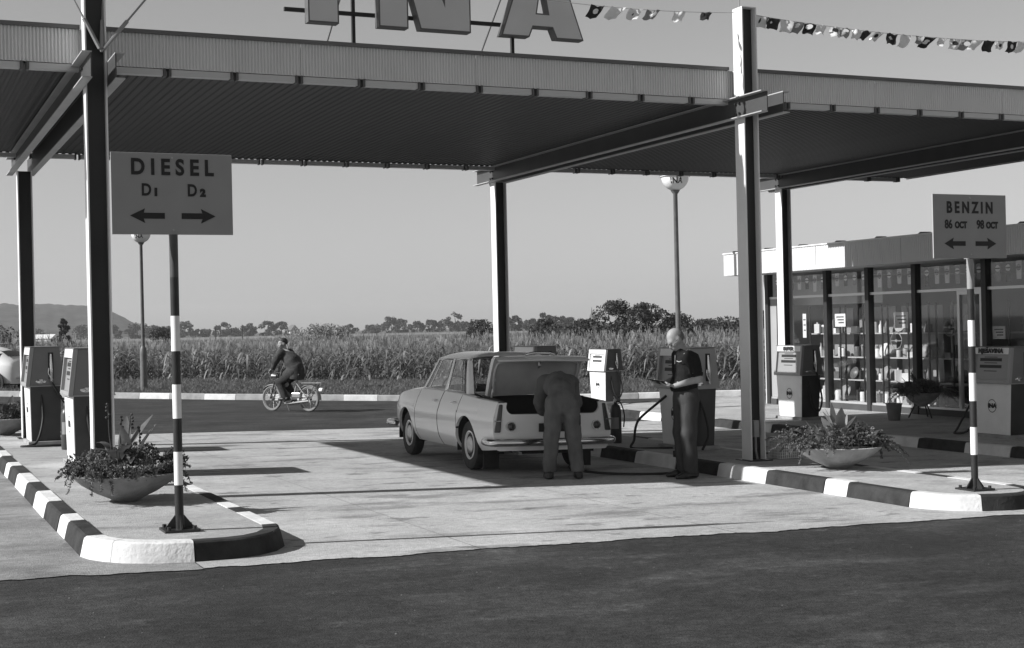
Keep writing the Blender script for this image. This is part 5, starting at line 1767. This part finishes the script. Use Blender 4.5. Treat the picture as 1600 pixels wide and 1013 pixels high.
for i in range(41):
    y = -.66 + 3.26 * i / 40
    row = []
    for j in range(25):
        t = 1 - math.cos(PI / 2 * j / 24) if False else math.sin(PI / 2 * j / 24)
        x, z = fsec(y, t); row.append((x, y, z))
    P.append([(-a, b, c) for a, b, c in row] + row[::-1][1:])
MB().grid(P).build('body', 'white_car_paint', fiat, smooth=60)
MB().box(-.58, .58, -.45, 2.4, .20, .26).build('underbody', 'car_dark', fiat)
def fpatch(y0, y1, z0, z1, s, nm, m, sk=0.0):
    Q = []
    for i in range(9):
        row = []
        for j in range(7):
            z = z0 + (z1 - z0) * j / 6
            y = y0 + (y1 - y0) * i / 8
            y = y + sk * (j / 6) * (1 - 2 * i / 8)
            x, zz = fsec(y, (z - .24) / (FT(y) - .24))
            row.append((s * (x + .006), y, zz))
        Q.append(row)
    MB().grid(Q).build(nm, m, fiat, smooth=60)
for s in (-1, 1):
    fpatch(-.12, .42, .90, 1.16, s, 'quarter_window', 'dark_glass', .10)
    fpatch(.52, 1.50, .90, 1.20, s, 'door_window', 'dark_glass', .10)
    for yc in (0, 2.0):
        MB().lathe([(.001, .655 * s), (.33, .655 * s), (.335, .697 * s), (.001, .697 * s)], (0, yc, .30), 24, axis='x').build('wheel_arch', 'car_dark', fiat)
        t = MB().lathe([(.16, .60 * s), (.25, .59 * s), (.28, .63 * s), (.28, .69 * s), (.25, .715 * s), (.16, .705 * s)], (0, yc, .28), 24, axis='x', caps=False).build('wheel', 'tyre', fiat, smooth=40)
        MB().lathe([(.165, .70 * s), (.15, .712 * s), (.08, .700 * s), (.07, .722 * s), (.001, .728 * s)], (0, yc, .28), 20, axis='x', caps=False).build('hub_cap', 'dull_metal', t, smooth=40)
rw = []
for i in range(7):
    row = []
    for j in range(7):
        y = -.25 + .27 * j / 6; x = -.36 + .72 * i / 6
        row.append((x, y - .015, FT(y) - .03 * (x / .36) ** 2 * .6 + .012))
    rw.append(row)
MB().grid(rw).build('rear_window', 'dark_glass', fiat, smooth=60)
MB().tube([(-.5, -.66, .42), (-.3, -.73, .42), (.3, -.73, .42), (.5, -.66, .42)], .03, 8).build('bumper', 'chrome', fiat)
rk = MB()
for x in (-.42, .42): rk.tube([(x, .2, 1.43), (x, 1.3, 1.45)], .014, 6)
for y in (.25, .5, .75, 1.0, 1.25): rk.tube([(-.42, y, 1.435), (.42, y, 1.435)], .012, 6); rk.tube([(-.42, y, 1.33), (-.42, y, 1.44)], .01, 5); rk.tube([(.42, y, 1.33), (.42, y, 1.44)], .01, 5)
rk.build('roof_rack', 'steel_dark', fiat)

# ================================================================== THE MOPED
MRZ = math.radians(33)
moped = empty('moped', (8.28, 30.42, gz(8.28)), MRZ, 'light moped with spoked wheels and chrome engine crossing the road', 'moped')
def spoked(yc, nm):
    t = MB()
    ring = []
    r = .285
    o = MB().tube([(0, yc + (r - .028) * math.cos(a), r + (r - .028) * math.sin(a)) for a in [2 * PI * i / 36 for i in range(37)]], .028, 8, caps=False).build(nm, 'tyre_pale', moped, smooth=60)
    MB().tube([(0, yc + .228 * math.cos(a), r + .228 * math.sin(a)) for a in [2 * PI * i / 36 for i in range(37)]], .013, 6, caps=False).build('rim', 'dull_metal', o, smooth=60)
    s = MB().lathe([(.045, -.05), (.045, .05)], (0, yc, r), 14, axis='x')
    for k in range(18):
        a = 2 * PI * k / 18; b = a + .35
        sx_ = .04 if k % 2 else -.04
        s.tube([(sx_, yc + .04 * math.cos(b), r + .04 * math.sin(b)), (0, yc + .22 * math.cos(a), r + .22 * math.sin(a))], .0028, 4, caps=False)
    s.build('spokes', 'dull_metal', o)
    fd = [(yc + .315 * math.cos(a), r + .315 * math.sin(a)) for a in [math.radians(20 + (150 if nm == 'front_wheel' else 165) * i / 14) for i in range(15)]]
    if nm == 'front_wheel': fd = [(yc + .315 * math.cos(a), r + .315 * math.sin(a)) for a in [math.radians(35 + 130 * i / 14) for i in range(15)]]
    MB().grid([[(-.045, y, z - .02), (-.02, y, z), (.02, y, z), (.045, y, z - .02)] for y, z in fd]).build('mudguard', 'pole_grey', moped, smooth=60)
spoked(.56, 'front_wheel'); spoked(-.52, 'rear_wheel')
f = MB()
for s in (-1, 1): f.tube([(s * .06, .56, .285), (s * .06, .42, .66)], .015, 8)
f.tube([(0, .42, .62), (0, .36, .82)], .02, 8)
f.build('fork', 'steel_dark', moped)
MB().tube(smooth_path([(0, .38, .72), (0, .25, .52), (0, .05, .36), (0, -.10, .34)]), .035, 10).tube([(0, -.08, .32), (0, -.22, .78)], .02, 8).tube([(0, -.10, .32), (.07, -.52, .285)], .015, 8).tube([(0, -.10, .32), (-.07, -.52, .285)], .015, 8).tube([(.06, -.22, .62), (.07, -.52, .29)], .012, 6).tube([(-.06, -.22, .62), (-.07, -.52, .29)], .012, 6).build('frame', 'pole_grey', moped, smooth=60)
MB().lathe([(.001, -.10), (.06, -.085), (.075, 0), (.06, .08), (.001, .10)], (0, .20, .60), 14, axis='y').build('tank', 'pole_grey', moped, smooth=60)
e = MB().lathe([(.001, -.10), (.07, -.09), (.075, .09), (.001, .10)], (0, -.02, .27), 14, axis='x')
for k in range(5): e.lathe([(.055, -.006), (.055, .006)], (0, .07 + .022 * k, .33 + .008 * k), 12, axis='y')
e.build('engine', 'dull_metal', moped, smooth=40)
MB().tube(smooth_path([(-.06, .10, .30), (-.10, .12, .20), (-.11, -.05, .18), (-.12, -.25, .20), (-.12, -.62, .24)]), [.015] * 12 + [.015 + .022 * min(1, i / 5) for i in range(21)], 10).build('exhaust', 'chrome', moped, smooth=60)
MB().box(-.115, -.07, -.36, -.10, .30, .42).build('chain_guard', 'dull_metal', moped, bevel=.02)
MB().tube(smooth_path([(-.29, .22, .92), (-.24, .32, .93), (-.10, .37, .86), (.10, .37, .86), (.24, .32, .93), (.29, .22, .92)]), .012, 8).build('handlebar', 'chrome', moped, smooth=60)
MB().lathe([(.075, .52), (.07, .50), (.04, .41), (.001, .40)], (0, 0, .78), 16, axis='y').build('headlight', 'dull_metal', moped, smooth=50)
MB().hexa([(-.06, -.02, .76), (.06, -.02, .76), (.12, -.32, .76), (-.12, -.32, .76)][::-1], [(-.05, .0, .83), (.05, .0, .83), (.12, -.34, .84), (-.12, -.34, .84)][::-1]).build('saddle', 'rubber', moped, bevel=.03)
MB().box(-.08, .08, -.80, -.36, .625, .640).tube([(-.07, -.78, .63), (-.06, -.52, .30)], .008, 6).tube([(.07, -.78, .63), (.06, -.52, .30)], .008, 6).build('carrier', 'chrome', moped)
MB().lathe([(.001, -.93), (.04, -.92), (.045, -.84), (.03, -.82)], (0, 0, .48), 14, axis='y').build('tail_lamp', 'strip_white', moped, smooth=50)
MB().tube([(-.16, .06, .25), (.16, .06, .25)], .012, 6).box(-.19, -.13, .02, .10, .235, .25).box(.13, .19, .02, .10, .255, .27).build('pedals', 'rubber', moped)
o = MB().tube([(-.13, -.05, .02), (-.13, .02, .2)], .006, 5).build('stand', 'dull_metal', moped)

# ================================================================== PEOPLE
def rotm(rx=0, ry=0, rz=0):
    return np.array((Matrix.Rotation(rz, 3, 'Z') @ Matrix.Rotation(ry, 3, 'Y') @ Matrix.Rotation(rx, 3, 'X')))
def head_prims(c, rot, s=1.0):
    """c = centre of the skull, face towards the rotated +Y"""
    c = np.array(c, float)
    P = lambda x, y, z: c + rot @ (np.array((x, y, z)) * s)
    E = lambda x, y, z, a, b, d: ell(P(x, y, z), np.array((a, b, d)) * s, rot)
    pr = [E(0, -.012, .030, .074, .096, .088), E(0, .020, -.025, .064, .076, .085), E(0, .040, -.085, .044, .045, .040),
          E(0, .072, .018, .052, .022, .020),                                     # brow
          cap(P(0, .088, -.005), P(0, .112, -.040), .010 * s, .014 * s),          # nose
          cap(P(-.018, .090, -.072), P(.018, .090, -.072), .010 * s),             # lips
          E(-.050, .058, -.030, .022, .026, .022), E(.050, .058, -.030, .022, .026, .022),
          E(-.078, -.005, -.015, .012, .022, .034), E(.078, -.005, -.015, .012, .022, .034)]
    return pr, P
def hand_prims(w, fd, pn, thumb_side, curl=0.5, s=1.0):
    """w wrist, fd finger direction, pn palm normal (the fingers close that way)"""
    w = np.array(w, float); fd = np.array(fd, float) / np.linalg.norm(fd); pn = np.array(pn, float); pn = pn - fd * (pn @ fd); pn /= np.linalg.norm(pn)
    sd = np.cross(fd, pn) * thumb_side
    pr = []
    for k in range(4):
        off = (.030 - .020 * k) * s
        pr.append(cap(w + sd * off * .6 + fd * .012 * s, w + sd * off + fd * .088 * s, .015 * s, .0115 * s))
        L = (.042, .047, .043, .034)[k] * s
        p = w + sd * off * 1.05 + fd * .092 * s; d = fd.copy(); a = 0
        for j in range(3):
            a = curl * (.55 + .5 * j)
            dd = fd * math.cos(a) + pn * math.sin(a)
            q = p + dd * L * (1, .72, .55)[j]
            pr.append(cap(p, q, (.0098, .0088, .0078)[j] * s, (.0088, .0078, .0066)[j] * s))
            p = q
    t0 = w + sd * .026 * s + fd * .022 * s
    t1 = t0 + (sd * .75 + fd * .65 + pn * .25) * .040 * s
    t2 = t1 + (sd * .30 + fd * .85 + pn * .45 * curl * 1.5) * .032 * s
    t3 = t2 + (fd * .85 - sd * .05 + pn * .6 * curl * 1.5) * .024 * s
    pr += [cap(t0, t1, .014 * s, .0115 * s), cap(t1, t2, .0112 * s, .0098 * s), cap(t2, t3, .0096 * s, .0078 * s)]
    return pr
def folds(amp, f, ph=0.0):
    def d(X, Y, Z):
        return amp * (np.sin(f * Z + 2.2 * np.sin(f * .37 * X + ph) + 1.6 * np.sin(f * .45 * Y + ph * 2)) * .6 + np.sin(f * .6 * (X + Y) - f * .9 * Z + ph) * .4)
    return d
def vf_build(name, V, F, m, parent):
    return link(name, np_mesh(name, V, F, m, smooth=True), parent)

# ---- the bald man in the black shirt, standing and looking down at a pad
def man():
    r = empty('person', (8.38, 13.86, gz(8.38) + .011), math.radians(84), 'bald man in a black short sleeved shirt and grey trousers looking down at a pad', 'person')
    hc = (.0, .115, 1.585); hr = rotm(math.radians(-38), 0, math.radians(6))
    hp, P = head_prims(hc, hr, 1.02)
    shl, shr = (-.185, -.005, 1.395), (.185, -.005, 1.395)
    ell_, elr = (-.255, -.045, 1.13), (.25, -.03, 1.13)
    wl, wr = (-.115, .185, 1.055), (.09, .215, 1.085)
    body = [cap((0, .0, .98), (0, -.02, 1.2), .115, .12), cap((0, -.02, 1.2), (0, .0, 1.36), .125, .10), cap((-.12, 0, 1.37), (.12, 0, 1.37), .075),
            cap((0, .02, 1.40), (0, .075, 1.53), .062, .056)] + hp
    for s, sh, el, wz in ((-1, shl, ell_, wl), (1, shr, elr, wr)):
        body += [cap(sh, el, .052, .043), cap(el, wz, .043, .029)]
        body += [cap((s * .095, 0, .94), (s * .10, .02, .50), .085, .055), cap((s * .10, .02, .50), (s * .095, -.01, .09), .052, .038), cap((s * .10, 0, .05), (s * .12, .13, .035), .035, .03)]
    b = sdf_mesh(body, .011, .028)
    # eye sockets are carried by dark eye pieces below
    hands = sdf_mesh(hand_prims(wl, (.55, .80, .08), (.15, .1, 1), -1, .55), .0048, .008)
    hands2 = sdf_mesh(hand_prims(wr, (-.25, .93, -.05), (-.3, .05, 1), 1, .40), .0048, .008)
    V, F = join_vf([b, hands, hands2])
    vf_build('body', V, F, 'skin', r)
    ey = MB()
    for s in (-1, 1):
        ey.sphere(P(s * .030, .0865, -.006), .0105, 8)
        ey.tube([P(s * .015, .094, .014), P(s * .045, .084, .012)], .005, 5)
    ey.tube([P(-.022, .100, -.072), P(.022, .100, -.072)], .003, 5)
    ey.build('eyes', 'hair', r, smooth=60)
    # glasses
    gl = MB()
    for s in (-1, 1):
        gl.tube([P(s * .032 + .021 * math.cos(a), .104, -.006 + .017 * math.sin(a)) for a in [2 * PI * i / 14 for i in range(15)]], .0025, 5)
        gl.tube([P(s * .053, .102, .0), P(s * .080, .04, .004), P(s * .081, -.01, .0)], .0025, 5)
    gl.tube([P(-.011, .106, -.002), P(.011, .106, -.002)], .0025, 5)
    gl.build('glasses', 'steel_dark', r)
    # short fringe of grey hair round the back and sides
    hh = [ell(P(0, -.030, .005), (.084, .088, .080), hr)]
    loc = lambda X, Y, Z, k: (X - hc[0]) * hr[0, k] + (Y - hc[1]) * hr[1, k] + (Z - hc[2]) * hr[2, k]
    V, F = sdf_mesh(hh, .008, .02, cut=lambda X, Y, Z: np.maximum(loc(X, Y, Z, 1) - .022, loc(X, Y, Z, 2) - .052 + .5 * loc(X, Y, Z, 1)))
    vf_build('hair', V, F, 'hair_grey', r)
    # shirt
    sh_ = [cap((0, .005, 1.02), (0, -.02, 1.2), .142, .140), cap((-.03, .03, 1.06), (.03, .03, 1.06), .135), cap((0, -.02, 1.2), (0, -.01, 1.34), .142, .125), cap((-.13, -.01, 1.365), (.13, -.01, 1.365), .085), cap((0, .015, 1.40), (0, .04, 1.455), .080, .070)]
    for s, q, el in ((-1, shl, ell_), (1, shr, elr)):
        q2 = tuple(np.array(q) * .28 + np.array(el) * .72)
        sh_ += [cap(q, q2, .076, .073)]
    V, F = sdf_mesh(sh_, .011, .04, folds(.004, 42, 1.0), cut=lambda X, Y, Z: np.maximum(.985 - Z, Z - 1.455 - .5 * (Y - .03)))
    vf_build('shirt', V, F, 'shirt_black', r)
    tr = MB()
    for s, q, el in ((-1, shl, ell_),):
        q = Vector(q); el = Vector(el); c = q.lerp(el, .74); d = (el - q).normalized(); a = d.orthogonal().normalized(); b2 = d.cross(a)
        tr.tube([c + a * .068 * math.cos(t) + b2 * .068 * math.sin(t) for t in [2 * PI * i / 20 for i in range(21)]], .0035, 5)
    tr.tube([(-.070, .133, 1.335), (-.105, .118, 1.325), (-.13, .10, 1.335)], .004, 5)
    tr.tube(smooth_path([(-.095, -.02, 1.452), (-.09, .035, 1.440), (-.055, .085, 1.40)], 5), .0035, 5)
    tr.tube([(-.01, .122, 1.40), (-.012, .130, 1.30)], .004, 5)
    tr.build('shirt_piping', 'goods_1', r)
    # trousers with turn-ups
    tz = [cap((0, .005, 1.0), (0, -.01, .92), .140, .142), cap((-.05, -.015, .93), (.05, -.015, .93), .13)]
    for s in (-1, 1): tz += [cap((s * .085, -.005, .90), (s * .10, .02, .50), .112, .088), cap((s * .10, .02, .50), (s * .10, -.005, .10), .088, .079)]
    V, F = sdf_mesh(tz, .011, .035, folds(.004, 24, .3), cut=lambda X, Y, Z: np.maximum(Z - 1.03, .045 - Z))
    vf_build('trousers', V, F, 'trousers', r)
    MB().lathe([(.140, 1.005), (.143, 1.008), (.143, 1.036), (.140, 1.038)], n=24, caps=False).build('belt', 'shoe', r)
    sh2 = []
    for s in (-1, 1): sh2 += [cap((s * .10, -.055, .045), (s * .115, .08, .036), .044, .044), cap((s * .115, .08, .034), (s * .13, .175, .022), .046, .030)]
    V, F = sdf_mesh(sh2, .009, .02, cut=lambda X, Y, Z: -Z)
    vf_build('shoes', V, F, 'shoe', r)
    MB().tube([Vector(wl) + Vector((.0, -.035, .012)) + Vector((.031 * math.cos(a), .006 * math.cos(a), .031 * math.sin(a))) for a in [2 * PI * i / 16 for i in range(17)]], .007, 6).build('watch', 'dull_metal', r)
    pad = empty('notepad', (0, 0, 0), 0, 'dark pad with a pale sheet held open in the hands of the bald man', 'notepad')
    m = r.matrix_basis.copy() if False else Matrix.Translation(r.location) @ Matrix.Rotation(math.radians(84), 4, 'Z')
    t = Matrix.Translation((.0, .335, 1.112)) @ Matrix.Rotation(math.radians(12), 4, 'X')
    pad.matrix_world = m @ t
    MB().box(-.10, .10, -.075, .095, -.006, .006).build('cover', 'pad_black', pad, bevel=.003)
    MB().box(-.09, .09, -.065, .085, .0065, .010).build('sheet', 'paper', pad)
man()

# ---- the mechanic bent into the boot
def mechanic():
    r = empty('person', (7.03, 14.32, gz(7.0) + .011), math.radians(-21), 'mechanic in dark overalls bent forward into the open boot of the grey car', 'person')
    hc = (.03, .66, 1.02); hr = rotm(math.radians(-105), 0, 0)
    hp, P = head_prims(hc, hr)
    shl, shr = (-.165, .46, 1.075), (.165, .46, 1.075)
    el1, el2 = (-.225, .42, .84), (.215, .50, .82)
    wl, wr = (-.17, .58, .66), (.14, .68, .64)
    body = [cap((0, -.02, .90), (0, .24, 1.03), .12, .12), cap((0, .24, 1.03), (0, .44, 1.07), .12, .10), cap((-.12, .45, 1.07), (.12, .45, 1.07), .07), cap((0, .48, 1.07), (.02, .60, 1.04), .06, .055)] + hp
    legs = ((-1, (-.120, .03, .47), (-.155, .0, .09)), (1, (.130, .05, .47), (.165, -.02, .09)))
    for s, sh, el, wz in ((-1, shl, el1, wl), (1, shr, el2, wr)): body += [cap(sh, el, .05, .042), cap(el, wz, .042, .029)]
    for s, kn, an in legs: body += [cap((s * .095, -.02, .86), kn, .085, .055), cap(kn, an, .052, .036), cap((an[0], an[1], .05), (an[0] + s * .015, an[1] + .13, .035), .034, .028)]
    b = sdf_mesh(body, .012, .028)
    h1 = sdf_mesh(hand_prims(wl, (.3, .7, -.6), (.8, .2, .4), -1, .7), .005, .008)
    h2 = sdf_mesh(hand_prims(wr, (-.2, .7, -.6), (-.8, .2, .4), 1, .7), .005, .008)
    V, F = join_vf([b, h1, h2]); vf_build('body', V, F, 'skin', r)
    V, F = sdf_mesh([ell(P(0, -.02, .045), (.082, .098, .078), hr)], .01, .02); vf_build('hair', V, F, 'hair', r)
    ov = [cap((0, -.045, .88), (0, .05, .97), .150, .148), cap((-.055, -.05, .86), (.055, -.05, .86), .122), cap((0, .05, .97), (0, .26, 1.045), .148, .146), cap((-.05, .27, 1.04), (.05, .27, 1.04), .135), cap((0, .26, 1.045), (0, .43, 1.08), .146, .125), cap((-.12, .45, 1.08), (.12, .45, 1.08), .088), cap((0, .48, 1.08), (.005, .53, 1.07), .085, .075)]
    for s, sh, el, wz in ((-1, shl, el1, wl), (1, shr, el2, wr)):
        w2 = tuple(np.array(el) * .12 + np.array(wz) * .88)
        ov += [cap(sh, el, .078, .066), cap(el, w2, .066, .050)]
    for s, kn, an in legs: ov += [cap((s * .085, -.035, .84), kn, .112, .090), cap(kn, an, .088, .076)]
    f0 = folds(.0065, 27, .7); f00 = folds(.0025, 62, 2.1)
    f1 = lambda X, Y, Z: f0(X, Y, Z) + f00(X, Y, Z) + .009 * np.exp(-(X / .014) ** 2) * (Z > .70) + .005 * np.exp(-((Z - .93 - .35 * (Y + .1)) / .012) ** 2) * (Z < 1.08)
    MB().box(.155, .205, -.07, .03, .60, .72).xform(Matrix.Rotation(.12, 4, 'Z')).build('pocket', 'trousers', r, bevel=.01)
    V, F = sdf_mesh(ov, .011, .030, f1, cut=lambda X, Y, Z: np.maximum(.075 - Z, np.where((np.abs(X) < .14) & (Y > .4), Y - .555, -1)))
    vf_build('overalls', V, F, 'overall', r)
    so_ = []
    for s, kn, an in legs: so_ += [cap((an[0], an[1] - .05, .050), (an[0] + s * .012, an[1] + .08, .045), .043, .046), cap((an[0] + s * .012, an[1] + .08, .04), (an[0] + s * .02, an[1] + .17, .026), .048, .032), cap((an[0], an[1] - .01, .10), (an[0], an[1] - .01, .05), .046), ell((an[0] + s * .010, an[1] + .05, .018), (.052, .15, .022))]
    V, F = sdf_mesh(so_, .009, .02, cut=lambda X, Y, Z: -Z); vf_build('boots', V, F, 'shoe', r)
mechanic()

# ---- the moped rider looking back over his shoulder
def rider():
    r = empty('person', (8.28, 30.42, gz(8.28)), MRZ, 'dark haired man in a dark jacket riding the moped and looking back', 'person')
    hc = (-.02, .20, 1.505); hr = rotm(0, 0, math.radians(62))
    hp, P = head_prims(hc, hr)
    shl, shr = (-.19, .13, 1.29), (.19, .17, 1.29)
    el1, el2 = (-.30, .22, 1.06), (.29, .30, 1.08)
    wl, wr = (-.285, .25 + .04, .985), (.285, .29, .985)
    wl = (-.275, .20, .955); wr = (.275, .21, .955)
    el1, el2 = (-.285, .02, 1.10), (.31, .10, 1.06)
    # arms nearly straight, reaching forward to the bar
    el1 = (-.265, .20, 1.12); el2 = (.27, .24, 1.12); wl = (-.28, .27, .965); wr = (.28, .27, .965)
    body = [cap((0, -.17, .90), (0, -.06, 1.1), .115, .115), cap((0, -.06, 1.1), (0, .10, 1.27), .12, .10), cap((-.12, .13, 1.28), (.12, .15, 1.28), .07), cap((0, .15, 1.30), (-.01, .19, 1.44), .058, .052)] + hp
    legs = ((-1, (-.13, .22, .64), (-.15, .04, .30)), (1, (.13, .26, .66), (.15, .06, .31)))
    for sh, el, wz in ((shl, el1, wl), (shr, el2, wr)): body += [cap(sh, el, .05, .042), cap(el, wz, .04, .03)]
    for s, kn, an in legs: body += [cap((s * .09, -.17, .87), kn, .08, .055), cap(kn, an, .052, .036), cap((an[0], an[1], .275), (an[0] + s * .01, an[1] + .14, .265), .034, .028)]
    b = sdf_mesh(body, .012, .028)
    h1 = sdf_mesh(hand_prims(wl, (-.05, .0, -.4 - .6) if False else (.0, .75, -.55), (0, -.5, -1), -1, 1.1), .005, .008)
    h2 = sdf_mesh(hand_prims(wr, (.0, .75, -.55), (0, -.5, -1), 1, 1.1), .005, .008)
    V, F = join_vf([b, h1, h2]); vf_build('body', V, F, 'skin', r)
    V, F = sdf_mesh([ell(P(0, -.018, .042), (.084, .104, .088), hr)], .010, .02,
                    cut=lambda X, Y, Z: np.minimum(((X - hc[0]) * hr[0, 1] + (Y - hc[1]) * hr[1, 1]) - .030, 1) - np.maximum(0, (Z - hc[2] - .045) * 4))
    vf_build('hair', V, F, 'hair', r)
    ey = MB()
    for s in (-1, 1): ey.sphere(P(s * .030, .0865, -.004), .010, 8); ey.tube([P(s * .012, .094, .020), P(s * .046, .084, .018)], .006, 5)
    ey.tube([P(-.022, .100, -.072), P(.022, .100, -.072)], .003, 5)
    ey.build('eyes', 'hair', r, smooth=60)
    jk = [ell((0, -.16, .92), (.175, .165, .20)), cap((0, -.16, .95), (0, -.17, .76), .155, .180), cap((-.03, -.06, .88), (-.05, .07, .82), .15, .125), cap((.03, -.06, .88), (.05, .07, .82), .15, .125), cap((0, -.16, .92), (0, -.06, 1.1), .150, .155), cap((-.05, -.07, 1.1), (-.05, .09, 1.26), .150, .125), cap((.05, -.07, 1.1), (.05, .09, 1.26), .150, .125), cap((-.145, .12, 1.275), (.145, .14, 1.275), .092), cap((0, .14, 1.30), (-.005, .165, 1.36), .085, .072)]
    for sh, el, wz in ((shl, el1, wl), (shr, el2, wr)):
        w2 = tuple(np.array(el) * .12 + np.array(wz) * .88)
        jk += [cap(sh, el, .086, .072), cap(el, w2, .072, .055)]
    V, F = sdf_mesh(jk, .012, .06, folds(.006, 26, 2.0), cut=lambda X, Y, Z: np.maximum(.735 - Z + .12 * Y, np.where((np.abs(X) < .12) & (Z > 1.3), Z - 1.375 - .3 * (Y - .17), -1)))
    vf_build('jacket', V, F, 'jacket', r)
    MB().tube([P(-.05, .0, -.135), P(0, .045, -.15), P(.05, .0, -.135)], .012, 6).build('shirt_collar', 'paper', r)
    tz = [cap((-.06, -.17, .87), (.06, -.17, .87), .125)]
    for s, kn, an in legs: tz += [cap((s * .09, -.15, .85), kn, .108, .090), cap(kn, an, .088, .070)]
    V, F = sdf_mesh(tz, .012, .03, folds(.004, 30, .2), cut=lambda X, Y, Z: .30 - Z)
    vf_build('trousers', V, F, 'trousers_dark', r)
    so_ = []
    for s, kn, an in legs: so_ += [cap((an[0], an[1] - .05, .29), (an[0] + s * .01, an[1] + .16, .275), .045, .036)]
    V, F = sdf_mesh(so_, .01, .02); vf_build('shoes', V, F, 'shoe', r)
rider()
